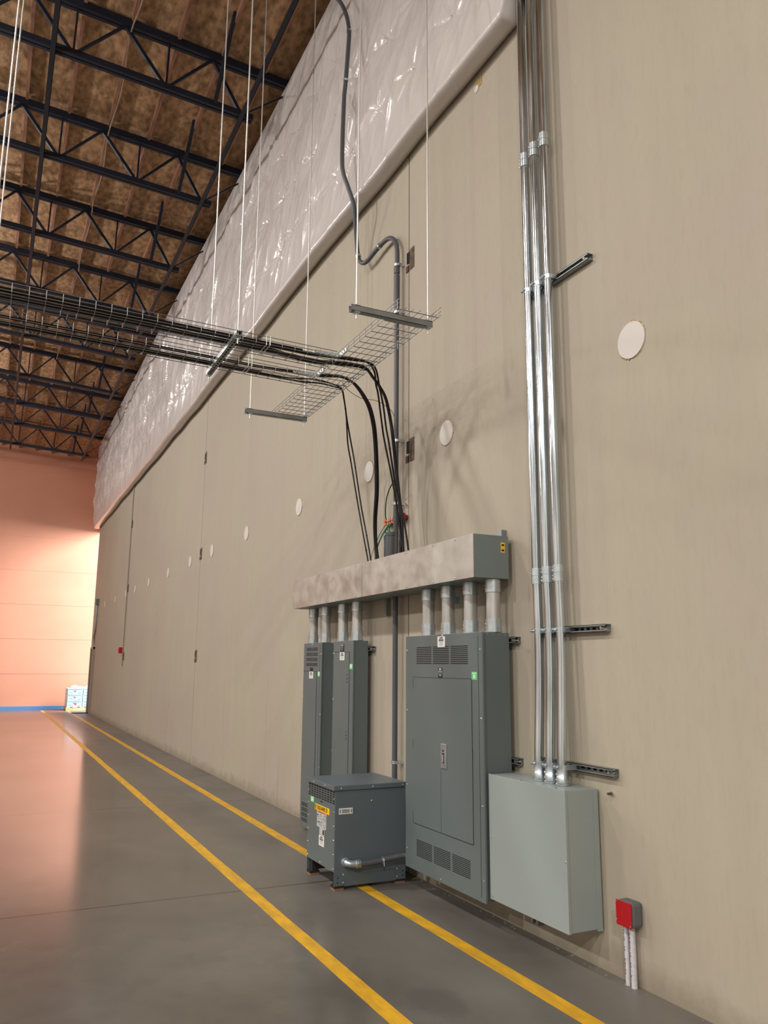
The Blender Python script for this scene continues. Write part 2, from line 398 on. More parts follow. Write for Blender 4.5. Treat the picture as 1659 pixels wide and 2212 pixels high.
# bridging angles running along the building and diagonal kickers
for x, lb in ((.05, 'long dark steel bridging angle under the joists, farther from the wall'), (2.27, 'long dark steel bridging angle under the joist ends, beside the insulation blanket')):
    b = B(); z = btm_z(x)-.06
    b.box(x-.03, x+.03, 4, 28.3, z, z+.008); b.box(x+.024, x+.03, 4, 28.3, z, z+.05)
    b.obj('bridging_angle', M['joist'], org=(x, 4, z), label=lb, cat='steel angle')
kb = None
for j in range(1, len(JY)):
    y = JY[j]
    lb = 'dark diagonal brace at the joist '+ORD[j]
    if kb is None:
        kb = B().beam((1.93, y, btm_z(1.93)-.02), (1.97, y-.72, ceil_z(1.96)-.005), .045, .045).obj('joist_brace', M['joist'], org=(1.93, y, btm_z(1.93)), label=lb, cat='steel brace', group='diagonal braces at the joists')
        y0 = y
    else:
        k = kb.copy(); C.objects.link(k); k.location = (1.93, y, btm_z(1.93)); k['label'] = lb
# drooping cord over the joists
pts = []
for j in range(1, 9):
    y0_, y1_ = JY[j-1], JY[j]
    for t in (0, .25, .5, .75):
        pts.append((.90+.02*math.sin(9*y0_+6*t), y0_+(y1_-y0_)*t, 8.955+.06*2-.16*t*(1-t)*4*.5-.02))
B().tube(smooth(pts, 3), .009, 6).obj('hanging_cord', M['cord'], org=(.9, 8, 9), label='thin brown cord draped along under the joists overhead', cat='cord')
# ================================================================== INSULATION BLANKET
rng = np.random.default_rng(5)
lat = rng.random((64, 64))
def vnoise(u, v):
    iu = np.floor(u).astype(int); iv = np.floor(v).astype(int); fu = u-iu; fv = v-iv
    fu = fu*fu*(3-2*fu); fv = fv*fv*(3-2*fv)
    g = lambda a, b_: lat[a % 64, b_ % 64]
    return (g(iu, iv)*(1-fu)+g(iu+1, iv)*fu)*(1-fv)+(g(iu, iv+1)*(1-fu)+g(iu+1, iv+1)*fu)*fv
ys = [1.0]
while ys[-1] < 28.44: ys.append(min(28.44, ys[-1]+max(.013, (ys[-1]-3)*.0035)))
ys = np.array(ys)
zt = np.concatenate([np.linspace(6.13, 8.98, 220)])
Yg, Zg = np.meshgrid(ys, zt, indexing='ij')
Zr = (Zg-6.1)
tufts = []
ry = np.random.default_rng(11)
yy = 1.2
while yy < 28.4:
    for zz in (6.66, 7.38, 8.05):
        tufts.append((yy+ry.uniform(-.10, .10)+(.3 if zz in (8.0,) else 0), zz+ry.uniform(-.05, .05), ry.uniform(0, 6.28), ry.uniform(.6, 1.2)))
    yy += .60
tufts = np.array(tufts)
puff = np.ones_like(Yg)*9.; ang = np.zeros_like(Yg); ph = np.zeros_like(Yg); st = np.zeros_like(Yg)
for (ty, tz, tp, ts) in tufts:
    r = np.hypot(Yg-ty, Zg-tz); m_ = r < puff
    puff = np.where(m_, r, puff); ang = np.where(m_, np.arctan2(Zg-tz, Yg-ty), ang); ph = np.where(m_, tp, ph); st = np.where(m_, ts, st)
pr_ = np.clip(puff/.33, 0, 1)
H = .055*pr_**.9*(1-.25*pr_)
amp_ = .55+.9*vnoise(Yg*.7+31, Zg*.9+2)
cre = np.abs(np.sin(ang*3.5+ph+1.2*vnoise(Yg*3, Zg*3)))
H += -.026*st*amp_*(1-cre)**3*np.exp(-(puff/.26))*np.clip(puff/.02, 0, 1)
cre = np.abs(np.sin(ang*8+ph*2))
H += -.006*st*(1-cre)**2*np.exp(-(puff/.12))*np.clip(puff/.02, 0, 1)
def ridge(u, w, p): return (1-np.abs(vnoise(u, w)-.5)*2)**p
wob = .35*vnoise(Yg*.8+7, Zg*.8)
for (k_, fu, fw_, am, p, o) in ((.95, 2.2, .55, .030, 5, 0), (.55, 4.1, .9, .018, 6, 11), (1.3, 5.5, .8, .012, 7, 23), (.8, 11, 1.7, .006, 6, 35), (.2, 17, 2.6, .0035, 5, 44)):
    m_ = np.clip((vnoise(Yg*.9+o, Zg*1.2+o)-.3)*2.6, 0, 1)
    H += 1.45*am*ridge((Yg+k_*Zg+wob)*fu+o, (Zg-k_*Yg)*fw_+o*3, p)*m_
H += .035*vnoise(Yg*.8, Zg*1.2)
H = .05+(H-.05)*np.clip((8.98-Zg)/.35, 0, 1)
# horizontal seams where the blankets are pinned
for zs in (6.66, 7.38):
    H -= .010*np.exp(-((Zg-zs-.03*np.sin(Yg*2.2))/.03)**2)*np.clip(vnoise(Yg*1.5+zs*9, Zg*0)*2-.4, 0, 1)
# smooth hem near the bottom, rolled
hem = np.clip((Zg-6.13)/.45, 0, 1); hem = hem*hem*(3-2*hem)
H = H*hem+(.03+.008*vnoise(Yg*2.0, Zg*4))*(1-hem)
# taut diagonal wrinkles in the hem, sagging outline
H += .006*(1-np.abs(vnoise((Yg+1.2*Zg)*4.5, (Zg-Yg)*.6)-.5)*2)**4*(1-hem)
nk = np.clip((4.09-Yg)/.09, 0, 1); nk = nk*nk*(3-2*nk)
far = np.clip((Yg-12)/10, 0, 1); H *= (1+.35*far)
X = W-.155-H
Zd = Zg+(.008*np.sin(Yg*1.7)+.03*vnoise(Yg*1.3, Yg*0)-.015)*np.clip(1-(Zg-6.13)/.5, 0, 1)+.14*nk*np.clip(1-(Zg-6.13)/.6, 0, 1)
ny, nz = X.shape
# front sheet, rounded corner, flat underside returning to the wall
cols = [np.stack([np.full(ny, W-.002), ys, Zd[:, 0]+.045], 1), np.stack([np.full(ny, W-.02), ys, Zd[:, 0]-.025], 1),
        np.stack([(X[:, 0]+W)/2+.02, ys, Zd[:, 0]-.045], 1), np.stack([X[:, 0]+.022, ys, Zd[:, 0]-.038], 1), np.stack([X[:, 0]+.006, ys, Zd[:, 0]-.02], 1)]
full = [np.stack([X[:, k], ys, Zd[:, k]], 1) for k in range(nz)]
allc = cols+full; V = np.stack(allc, 1).reshape(-1, 3); nc = len(allc)
i, k = np.meshgrid(np.arange(ny-1), np.arange(nc-1), indexing='ij'); a = (i*nc+k).ravel()
F = np.stack([a, a+1, a+nc+1, a+nc], 1)
E0 = V[:nc].copy(); E0[:, 0] = W-.002; nV = len(V); V = np.concatenate([V, E0])   # closed end beside the steel pipes
kk = np.arange(nc-1); F = np.concatenate([F, np.stack([kk, nV+kk, nV+kk+1, kk+1], 1)])
me = bpy.data.meshes.new('insulation_blanket'); bo = np.array([W, 10., 6.1])
me.vertices.add(len(V)); me.vertices.foreach_set('co', (V-bo).astype(np.float32).ravel())
me.loops.add(F.size); me.loops.foreach_set('vertex_index', F.astype(np.int32).ravel())
me.polygons.add(len(F)); me.polygons.foreach_set('loop_start', np.arange(0, F.size, 4, dtype=np.int32)); me.polygons.foreach_set('loop_total', np.full(len(F), 4, np.int32))
me.polygons.foreach_set('use_smooth', np.ones(len(F), bool)); me.update(); me.validate(); me.materials.append(M['vinyl'])
bl = bpy.data.objects.new('insulation_blanket', me); C.objects.link(bl); bl.location = bo; ORG[bl.name] = Vector(bo)
tag(bl, 'shiny pale vinyl-faced insulation blanket, tufted and wrinkled, along the top of the wall', 'insulation blanket')
for (ty, tz, tp, ts) in tufts:
    if 4.2 < ty < 12: B().tube([(W-.17, ty, tz), (W-.20, ty+.002, tz+.004)], .006, 6).obj('pin', M['rod'], bl)
# ================================================================== WALL PATCHES AND POCKETS
for n, y in enumerate([3.157, 5.174, 6.6, 8.5, 10.6, 12.52, 14.06, 16.0, 18.15, 20.0, 21.45, 23.4, 25.6]):
    names = ['largest, right of the three steel pipes', 'just left of the three steel pipes', 'half hidden behind the hanging black cables', 'first one left of the cables', 'second one left of the cables',
             'just right of the joint at mid wall', 'just left of the joint at mid wall', 'second left of the mid wall joint', 'third left of the mid wall joint', 'fourth left of the mid wall joint',
             'fifth left of the mid wall joint', 'second from the far end', 'farthest of the row']
    t = thing('wall_patch', (W, y, 3.33), 'round white cap set in the concrete wall, '+names[n], 'wall cap', 'round white caps in a row on the concrete wall')
    r = .104 if n == 0 else .098
    B().cyl((W+.001, y, 3.33), (W-.008, y, 3.33), r, 40).obj('cap', M['cap'], t)
    b = B(); rr = random.Random(n)
    for q in range(22):
        g = rr.uniform(-1.2, 1.6) if rr.random() < .7 else rr.uniform(3.6, 5.2)
        if n > 3: continue
        b.dome((W, y-math.cos(g)*(r+.003), 3.33+math.sin(g)*(r+.004)), (-1, 0, 0), rr.uniform(.003, .008), .6, 6)
    if b.v: b.obj('foam_bead', M['foam'], t)
    else: B().tube([(W-.001, y+math.cos(g)*(r+.002), 3.33+math.sin(g)*(r+.002)) for g in [math.pi*2*k/24 for k in range(25)]], .003, 5, False).obj('foam_bead', M['foam'], t)
t = thing('wall_plug', (W, 4.67, 6.0), 'small pale plug with yellow foam high on the wall, under the blanket', 'wall plug')
B().cyl((W, 4.67, 5.99), (W-.006, 4.67, 5.99), .028, 20).obj('cap', M['cap'], t)
B().box(W-.004, W, 4.60, 4.68, 5.99, 6.07).obj('foam_bead', M['foam'], t)
for (ys_, z, lb) in ((5.81, 5.08, 'rusty weld pocket in the near wall joint, beside the upper conduit bend'), (5.81, 3.34, 'rusty weld pocket in the near wall joint, behind the hanging cables'),
                 (13.3, 5.02, 'upper weld pocket in the mid wall joint'), (13.3, 3.37, 'weld pocket in the mid wall joint between two white caps'), (13.3, 1.69, 'lowest weld pocket in the mid wall joint'),
                 (21.15, 5.1, 'upper weld pocket in the far wall joint'), (21.15, 3.45, 'middle weld pocket in the far wall joint'), (21.15, 1.75, 'weld pocket in the far wall joint under the small red box')):
    t = thing('weld_plate', (W, ys_, z), lb, 'weld plate', 'weld pockets in the wall joints')
    B().box(W-.004, W+.01, ys_-.10, ys_-.02, z-.10, z+.10).obj('plate', M['rust'], t)
    B().box(W-.005, W+.01, ys_-.02, ys_+.035, z-.02, z+.085).obj('pocket', M['slot'], t)
    B().box(W-.006, W+.01, ys_+.005, ys_+.05, z-.10, z-.04).obj('weld_tab', M['rust'], t)
# ================================================================== CABLE TRAYS
ZT = 3.83
def tray(name, x0, x1, y0, y1, along, label, skew=0., dy=0.):
    t = thing(name, ((x0+x1)/2, (y0+y1)/2, ZT), label, 'cable tray', 'wire mesh cable trays')
    r = .0027; hz = .055
    def P(a, c, z):   # a along, c across
        return (a, c+skew*a, z) if along == 'x' else (c, a, z)
    a0, a1, c0, c1 = (x0, x1, y0, y1) if along == 'x' else (y0, y1, x0, x1)
    b = B(); n = round((c1-c0)/.05)
    for i in range(n+1):
        c = c0+(c1-c0)*i/n; b.tube([P(a0, c, ZT), P(a1, c, ZT)], r, 6)
    k = a0+.03
    while k < a1:
        b.tube([P(k, c0, ZT-.004), P(k, c1, ZT-.004)], r, 6); k += .1
    b.obj('bottom_mesh', M['wire'], t)
    for c in (c0, c1):
        b = B()
        for z in (ZT+hz*.5, ZT+hz): b.tube([P(a0, c, z), P(a1, c, z)], r, 6)
        k = a0+.03
        while k < a1:
            b.tube([P(k, c, ZT-.004), P(k, c, ZT+hz)], r, 6); k += .1
        b.obj('side_mesh', M['wire'], t)
    return t
tc = tray('wire_mesh_tray', 2.185, 2.49, 4.30, 6.92, 'y', 'wire mesh cable tray running along the wall, held by the two grey channel bars')
ta = tray('wire_mesh_tray', -1.8, 2.17, 5.205, 5.435, 'x', 'wire mesh tray full of black cables from the left, upper one of the pair', .048)
tb = tray('wire_mesh_tray', -1.8, 2.17, 5.645, 5.86, 'x', 'wire mesh tray full of black cables from the left, lower one of the pair', .056)
for t, y in ((ta, 5.205+.1), (tb, 5.645+.12)):
    for a0, a1, yy_ in ((1.98, 2.18, y), ):
        b = B(); b.box(a0, a1, yy_-.006, yy_+.006, ZT+.01, ZT+.035)
        for q in range(4): b.dome((a0+.03+q*.045, yy_-.006, ZT+.02), (0, -1, 0), .009, 1, 8)
        b.obj('splice_bar', M['zinc'], t)
    b = B(); b.box(2.183, 2.195, yy_-.14, yy_, ZT+.012, ZT+.036)
    for q in range(3): b.dome((2.183, yy_-.02-q*.045, ZT+.024), (-1, 0, 0), .009, 1, 8)
    b.obj('splice_bar', M['zinc'], t)
    for xx in (1.62,):
        b = B()
        sk = .048 if t is ta else .056; base = (5.205 if t is ta else 5.645)+sk*xx
        
        for q_ in (-.014, .014): b.tube([(xx+q_, base+.22, ZT-.008), (xx+q_, base-.006, ZT-.008), (xx+q_, base-.006, ZT+.06)], .0032, 6)
        b.obj('splice_clip', M['rod'], t)
# channel bars
def strut_bar(x0, x1, y0, y1, z, label, slots=True, along='x', face='down', mname='strut', rods=None):
    t = thing('strut_channel', ((x0+x1)/2, (y0+y1)/2, z), label, 'channel bar')
    h = .041; w = .003; b = B(); sl = B()
    if along == 'x':
        yc = (y0+y1)/2
        b.box(x0, x1, yc-h/2, yc-h/2+w, z-h/2, z+h/2); b.box(x0, x1, yc+h/2-w, yc+h/2, z-h/2, z+h/2); b.box(x0, x1, yc-h/2, yc+h/2, z-h/2, z-h/2+w)
        b.box(x0, x1, yc-h/2, yc-.011, z+h/2-w, z+h/2); b.box(x0, x1, yc+.011, yc+h/2, z+h/2-w, z+h/2)
        ends = [(x0, yc), (x1, yc)]
    else:
        xc = (x0+x1)/2
        b.box(xc-h/2, xc-h/2+w, y0, y1, z-h/2, z+h/2); b.box(xc+h/2-w, xc+h/2, y0, y1, z-h/2, z+h/2); b.box(xc-h/2, xc+h/2, y0, y1, z-h/2, z-h/2+w)
        b.box(xc-h/2, xc-.011, y0, y1, z+h/2-w, z+h/2); b.box(xc+.011, xc+h/2, y0, y1, z+h/2-w, z+h/2)
        ends = [(xc, y0), (xc, y1)]
    b.obj('channel', M[mname], t)
    if slots:
        k = (x0 if along == 'x' else y0)+.02
        while k < (x1 if along == 'x' else y1)-.03:
            B().box(xc-.007, xc+.007, k, k+.028, z-h/2-.0008, z-h/2+.004).obj('slot', M['slot'], t)
            k += .05
    return t
def fold(t, pts):
    for (x, y) in pts:
        b = B(); b.box(x-.02, x+.02, y-.022, y+.022, 3.775, 3.779); b.cyl((x, y, 3.765), (x, y, 3.775), .011, 6); b.box(x-.02, x+.02, y-.022, y+.022, 3.821, 3.825); b.cyl((x, y, 3.825), (x, y, 3.835), .011, 6)
        b.obj('nut_and_washer', M['zinc'], t)
s1 = strut_bar(1.885, 2.48, 4.39, 4.43, 3.80, 'solid grey channel bar holding the near end of the tray that runs along the wall', False)
fold(s1, [(1.93, 4.41), (2.455, 4.41)])
s2 = strut_bar(1.885, 2.47, 6.75, 6.79, 3.80, 'solid grey channel bar holding the far end of the tray that runs along the wall', False)
fold(s2, [(1.93, 6.77), (2.45, 6.77)])
s3 = strut_bar(1.34, 1.38, 5.11, 5.99, 3.80, 'slotted channel bar carrying both cable-filled trays where they cross the blanket', True, 'y')
fold(s3, [(1.36, 5.15), (1.36, 5.96)])
s4 = strut_bar(-.22, -.18, 5.11, 5.99, 3.80, 'slotted channel bar under the cable-filled trays at the left edge of the frame', True, 'y')
rodl = [(1.93, 4.41, 'threaded rod holding the room-side end of the near solid channel bar'), (2.455, 4.41, 'threaded rod holding the wall-side end of the near solid channel bar'),
        (1.93, 6.77, 'threaded rod holding the room-side end of the far solid channel bar'), (2.45, 6.77, 'threaded rod holding the wall-side end of the far solid channel bar'),
        (1.36, 5.15, 'threaded rod at the near end of the slotted bar in mid picture'), (1.36, 5.96, 'threaded rod at the far end of the slotted bar in mid picture'),
        (-.2, 5.15, 'threaded rod at the left edge of the frame, nearer of the pair'), (-.2, 5.96, 'threaded rod at the left edge of the frame, farther of the pair')]
for (x, y, lb) in rodl:
    t = thing('threaded_rod', (x, y, 3.74), lb, 'rod', 'thin rods hanging from the roof')
    B().cyl((x, y, 3.735), (x, y, ceil_z(x)), .0052, 8).obj('rod', M['rod'], t)
    B().cyl((x, y, 7.1+.2*(y-5)), (x, y, 7.16+.2*(y-5)), .009, 6).obj('coupling_nut', M['zinc'], t)
# ================================================================== CABLES
def cable(pts, r, label, n=8, group=None, name='power_cable', m='black', ties=()):
    P = smooth(pts, 7)
    t = thing(name, pts[0], label, 'cable' if m == 'black' else 'wire', group)
    B().tube(P, r, n).obj('jacket', M[m], t)
    for k in ties:
        p = P[int(k*(len(P)-1))]; q = P[min(int(k*(len(P)-1))+1, len(P)-1)]; d = (q-p).normalized()
        B().tube([p-d*.004, p+d*.004], r*1.25, 8).obj('cable_tie', M['black'], t)
    return t
ZC = ZT+.012
def lead(y_at, sk, xe, z=ZC): # run inside a tray from the left
    return [(x, y_at+sk*x, z+.001*math.sin(5*x+y_at*40)) for x in (-1.8, -1.2, -.6, 0, .5, 1.0, 1.5, xe)]
GA = 'black cables curving down from the trays into the wireway'
D1L = [(2.06, 5.318, ZC), (2.3, 5.335, 3.862), (2.45, 5.362, 3.865), (2.52, 5.39, 3.811), (2.56, 5.445, 3.734), (2.6, 5.485, 3.664), (2.66, 5.538, 3.447), (2.70, 5.567, 3.31), (2.78, 5.574, 2.978), (2.83, 5.573, 2.701), (2.86, 5.553, 2.433), (2.87, 5.54, 2.33)]
D1R = [(2.06, 5.345, ZC), (2.3, 5.355, 3.858), (2.46, 5.365, 3.868), (2.53, 5.384, 3.831), (2.6, 5.46, 3.718), (2.66, 5.515, 3.59), (2.70, 5.543, 3.423), (2.73, 5.547, 3.29), (2.80, 5.581, 3.001), (2.86, 5.559, 2.735), (2.88, 5.501, 2.447), (2.88, 5.49, 2.33)]
cable(lead(5.235, .048, 1.8)+D1L, .0075, 'thin black cable on the near edge of the upper tray, dropping left of its twin', ties=(.62, .75, .86))
cable(lead(5.262, .048, 1.8)+D1R, .0075, 'thin black cable on the near edge of the upper tray, ending rightmost in the wireway', ties=(.64, .8, .9))
G2 = [(2.0, 5.49, ZC+.002), (2.25, 5.44, 3.845), (2.45, 5.435, 3.845), (2.54, 5.455, 3.784), (2.6, 5.461, 3.722), (2.68, 5.515, 3.655), (2.74, 5.559, 3.526), (2.77, 5.567, 3.381), (2.82, 5.61, 3.164), (2.85, 5.614, 2.937), (2.86, 5.591, 2.707), (2.86, 5.573, 2.444), (2.86, 5.565, 2.33)]
G3 = [(2.0, 5.785, ZC+.004), (2.15, 5.785, 3.852), (2.25, 5.79, 3.862), (2.4, 5.805, 3.885), (2.5, 5.82, 3.868), (2.56, 5.825, 3.832), (2.62, 5.825, 3.765), (2.68, 5.832, 3.675), (2.73, 5.854, 3.543), (2.77, 5.899, 3.403), (2.8, 5.94, 3.235), (2.83, 5.99, 3.008), (2.85, 6.06, 2.783), (2.86, 6.07, 2.601), (2.86, 6.03, 2.441), (2.86, 6.0, 2.33)]
def off(pts, dx, dy, dz, spread=0.):
    n = len(pts); return [(p[0]+dx*.6, p[1]+dy+spread*max(0, (k-n*.7)/(n*.3)), p[2]+(dz if k < 4 else dz*max(0, 1-(k-4)*.3))) for k, p in enumerate(pts)]
for q, (dx, dy, dz, sp, ps) in enumerate(((0, -.010, 0, -.035, 'frontmost'), (.016, .008, 0, -.012, 'middle'), (-.004, .006, .016, .012, 'rearmost'), (.014, .024, .012, -.05, 'bottommost'))):
    cable(lead(5.205+.12+dy*1.4+.01*q, .048, 1.7, ZC+dz)+off(G2, dx, dy, dz, sp), .0088, 'thick black cable of the upper tray bundle bending down beside the grey conduit, %s' % ps, ties=(.7, .9) if q == 0 else (), group=GA)
for q, (dx, dy, dz, sp, ps) in enumerate(((0, -.009, 0, .045, 'frontmost'), (.018, -.008, 0, .02, 'second'), (-.002, .010, .015, -.012, 'third'), (.014, .016, .013, -.035, 'rearmost'))):
    cable(lead(5.645+.045+dy*1.3, .056, 1.7, ZC+dz)+off(G3, dx, dy, dz, sp), .0095, 'thick black cable of the lower tray bundle dropping in one wide curve, %s' % ps, ties=(.72,) if q == 0 else (), group=GA)
G4L = [(2.0, 5.94, ZC), (2.15, 5.93, ZC), (2.27, 5.90, 3.84), (2.40, 5.965, 3.858), (2.5, 6.011, 3.861), (2.55, 6.068, 3.804), (2.62, 6.173, 3.682), (2.68, 6.27, 3.477), (2.74, 6.33, 3.32), (2.8, 6.329, 3.008), (2.85, 6.299, 2.693), (2.86, 6.208, 2.435), (2.86, 6.19, 2.33)]
G4R = [(2.0, 5.90, ZC), (2.2, 5.86, 3.85), (2.4, 5.93, 3.862), (2.5, 6.0, 3.861), (2.55, 6.057, 3.784), (2.62, 6.15, 3.634), (2.70, 6.237, 3.458), (2.74, 6.251, 3.299), (2.8, 6.238, 2.929), (2.85, 6.22, 2.657), (2.86, 6.151, 2.429), (2.86, 6.14, 2.33)]
cable(lead(5.645+.19, .056, 1.7)+G4L, .0068, 'thin black cable from the far edge of the lower tray, leftmost of all the drops', ties=(.6, .72, .85, .93))
cable(lead(5.645+.165, .056, 1.7)+G4R, .0068, 'thin black cable from the lower tray far edge, just right of the leftmost drop', ties=(.66, .8, .9))
# more cables that lie in the trays only
for q, (y, sk, lb) in enumerate(((5.205+.155, .048, 'extra black cable lying in the upper tray beside the thick bundle'), (5.645+.125, .056, 'extra black cable lying in the middle of the lower tray'))):
    P = [(x, y+sk*x, ZC-.002) for x in (-1.8, -1.0, 0, .8, 1.4, 1.75)]
    cable(P, .009, lb)
for q, (y, dz, r, sk, lb) in enumerate(((5.205+.040, .016, .009, .048, 'extra black cable stacked on the pair at the near edge of the upper tray'), (5.205+.165, .016, .009, .048, 'extra black cable stacked at the middle of the upper tray'),
        (5.645+.025, .0, .010, .056, 'extra black cable hugging the near edge of the lower tray'), (5.645+.075, .020, .010, .056, 'extra black cable stacked on the lower tray thick bundle'))):
    cable([(x, y+sk*x, ZC+dz) for x in (-1.8, -1.0, 0, .8, 1.4, 1.9)], r, lb)
cable([(2.42, 5.80, 3.845), (2.5, 5.85, 3.80), (2.62, 5.86, 3.755), (2.75, 5.87, 3.76), (2.86, 5.90, 3.74), (2.965, 5.93, 3.66), (2.967, 5.90, 3.3), (2.962, 5.905, 3.0), (2.975, 5.94, 2.83)], .0028, 'thin brown wire looping from the tray to the grey conduit and down it', m='cord', name='bonding_wire')
# ================================================================== GREY CONDUIT
cx = 2.985; cy = 5.93
path = [(cx, cy, .0), (cx, cy, 2.0), (cx, cy, 4.7), (cx, cy, 5.0), (2.99, 5.935, 5.167), (2.99, 5.95, 5.285), (2.99, 6.02, 5.385), (2.98, 6.127, 5.434), (2.97, 6.315, 5.43), (2.96, 6.501, 5.401), (2.95, 6.588, 5.41),
        (2.93, 6.644, 5.462), (2.92, 6.665, 5.556), (2.88, 6.62, 5.732), (2.82, 6.54, 5.95), (2.76, 6.552, 6.148), (2.715, 6.575, 6.31), (2.70, 6.575, 6.489), (2.70, 6.555, 7.086), (2.70, 6.52, 7.276), (2.70, 6.471, 7.603), (2.70, 6.455, 7.804), (2.69, 6.52, 8.055), (2.64, 6.63, 8.304), (2.5, 6.7, 8.42), (2.3, 6.75, 8.47), (1.9, 6.8, 8.5)]
t = thing('grey_conduit', (cx, cy, 0), 'long dark grey plastic conduit rising up the wall with an S bend over the blanket', 'conduit')
B().tube(path[:3]+smooth(path[2:], 6), .0215, 16).obj('pipe', M['pvc'], t)
for (z0, z1) in ((4.68, 4.98), (5.0, 5.06)):
    B().cyl((cx, cy, z0), (cx, cy, z1), .027, 16).obj('coupling', M['pvc'], t)
for z in (.80, 2.9, 3.45, 4.63, 5.08):
    b = B(); b.tube([(cx, cy, z-.012), (cx, cy, z+.012)], .0265, 16); b.box(cx, W, cy-.035, cy-.005, z-.012, z+.012); b.dome((cx+.03, cy-.035, z), (0, -1, 0), .008)
    b.obj('strap', M['zinc'], t)
for (p, q) in (((2.972, 6.25, 5.433), (2.970, 6.27, 5.432)), ((2.93, 6.655, 5.50), (2.925, 6.66, 5.52)), ((2.70, 6.515, 7.28), (2.70, 6.51, 7.30)), ((2.70, 6.456, 7.80), (2.70, 6.457, 7.82))):
    B().tube([p, q], .0275, 14).obj('strap', M['zinc'], t)
# ================================================================== THREE STEEL PIPES
px_ = 2.965
names3 = ['leftmost', 'middle', 'rightmost']
for k, (y, yb, zc) in enumerate(((3.975, 3.955, 4.91), (3.872, 3.85, 4.925), (3.765, 3.745, 4.93))):
    t = thing('steel_pipe', (px_, y, .909), '%s of the three tall shiny steel pipes entering the light grey box' % names3[k], 'pipe', 'three tall steel pipes above the light grey box')
    x_b = 2.93
    P = smooth([(x_b, yb, .905), (x_b, yb, .98), (x_b+.003, yb, 1.1), (px_-.004, (y+yb)/2, 1.6), (px_, y, 2.1)], 5)+[(px_, y, 9.12)]
    B().tube(P, .028, 24).obj('tube', M['emt'], t)
    b = B(); b.tube([(x_b, yb, .909), (x_b, yb, .917), (x_b, yb, .922), (x_b, yb, .955), (x_b, yb, .957), (x_b, yb, .992)], [.039, .039, .034, .034, .0325, .0325], 24)
    hub = b.obj('connector', M['zinc'], t)
    for z in (.935, .965):
        B().dome((x_b-.018, yb+.026, z), (-.5, .85, 0), .007, 1.2).obj('set_screw', M['screw'], hub)
    for (zz) in (zc, 2.095):
        b = B(); b.tube([(px_, y, zz-.048), (px_, y, zz-.002)], .0328, 24); b.tube([(px_, y, zz+.002), (px_, y, zz+.048)], .0328, 24); b.tube([(px_, y, zz-.003), (px_, y, zz+.003)], .0300, 24)
        cp = b.obj('coupling', M['zinc'], t)
        for dz in (-.035, -.016, .016, .035):
            B().dome((px_-.018, y+.024, zz+dz), (-.55, .83, 0), .0065, 1.4).obj('set_screw', M['screw'], cp)
    for zz in (1.005, 1.765, 3.965):
        yy_ = yb if zz < 1.2 else (y if zz > 2 else y-.006)
        xx_ = x_b+.003 if zz < 1.2 else px_
        b = B(); b.tube([(xx_, yy_, zz-.014), (xx_, yy_, zz+.014)], .0305, 24)
        b.box(xx_, W-.041, yy_-.0315, yy_-.0285, zz-.014, zz+.014); b.box(xx_, W-.041, yy_+.0285, yy_+.0315, zz-.014, zz+.014)
        b.box(xx_-.045, xx_-.02, yy_+.006, yy_+.009, zz-.012, zz+.012); b.cyl((xx_-.034, yy_+.028, zz), (xx_-.034, yy_-.006, zz), .006, 8)
        b.dome((xx_-.034, yy_+.024, zz), (-.2, 1, 0), .011, 1, 10)
        b.obj('clamp', M['zinc'], t)
def wall_strut(y0, y1, z, label, vis0=None):
    t = thing('strut_channel', (W, y0, z), label, 'channel bar', 'channel bars bolted flat on the wall')
    x0, x1 = W-.041, W; w = .003; h = .041
    b = B(); b.box(x1-w, x1, y0, y1, z-h/2, z+h/2); b.box(x0, x1, y0, y1, z-h/2, z-h/2+w); b.box(x0, x1, y0, y1, z+h/2-w, z+h/2)
    b.box(x0, x0+w, y0, y1, z-h/2, z-.011); b.box(x0, x0+w, y0, y1, z+.011, z+h/2)
    b.obj('channel', M['strut'], t)
    s_ = B(); k = y0+.07
    while k < y0+.30 and k < y1-.03: B().box(x1-w-.0008, x1-w, k, k+.028, z-.007, z+.007).obj('slot', M['slot'], t); k += .05
    b = B(); b.box(x1-w-.004, x1-w, y0+.02, y0+.05, z-.016, z+.016); b.cyl((x1-w, y0+.035, z), (x0-.002, y0+.035, z), .009, 6)
    b.obj('anchor_bolt', M['screw'], t)
    return t
wall_strut(3.44, 4.04, 3.965, 'highest channel bar on the wall behind the three steel pipes')
wall_strut(3.43, 4.07, 1.765, 'middle channel bar on the wall behind the three steel pipes, above the light grey box')
wall_strut(3.42, 4.05, 1.005, 'lowest channel bar behind the three steel pipes, just over the light grey box')
wall_strut(4.27, 5.42, 1.72, 'upper channel bar whose end shows beside the wide panel', )
wall_strut(4.27, 5.42, .975, 'lower channel bar whose end shows beside the wide panel')
wall_strut(6.42, 7.80, 1.70, 'channel bar behind the two narrow panels, end showing at their right')
wall_strut(3.62, 4.28, .28, 'channel bar hidden low behind the light grey box')
wall_strut(3.62, 4.28, .80, 'channel bar high behind the light grey box')
t = thing('anchor_bolt', (W, 3.475, .895), 'lone anchor bolt sticking out of the wall under the lowest channel bar', 'bolt')
B().cyl((W, 3.475, .895), (W-.035, 3.475, .895), .007, 8).obj('stud', M['rust'], t)
B().cyl((W, 3.475, .895), (W-.01, 3.475, .895), .012, 6).obj('nut', M['screw'], t)
for (y, z, lb) in ((5.84, 2.88, 'anchor bolt in the wall right of the copper ground bar'),):
    t = thing('anchor_bolt', (W, y, z), lb, 'bolt'); B().cyl((W, y, z), (W-.03, y, z), .012, 8).obj('stud', M['screw'], t)
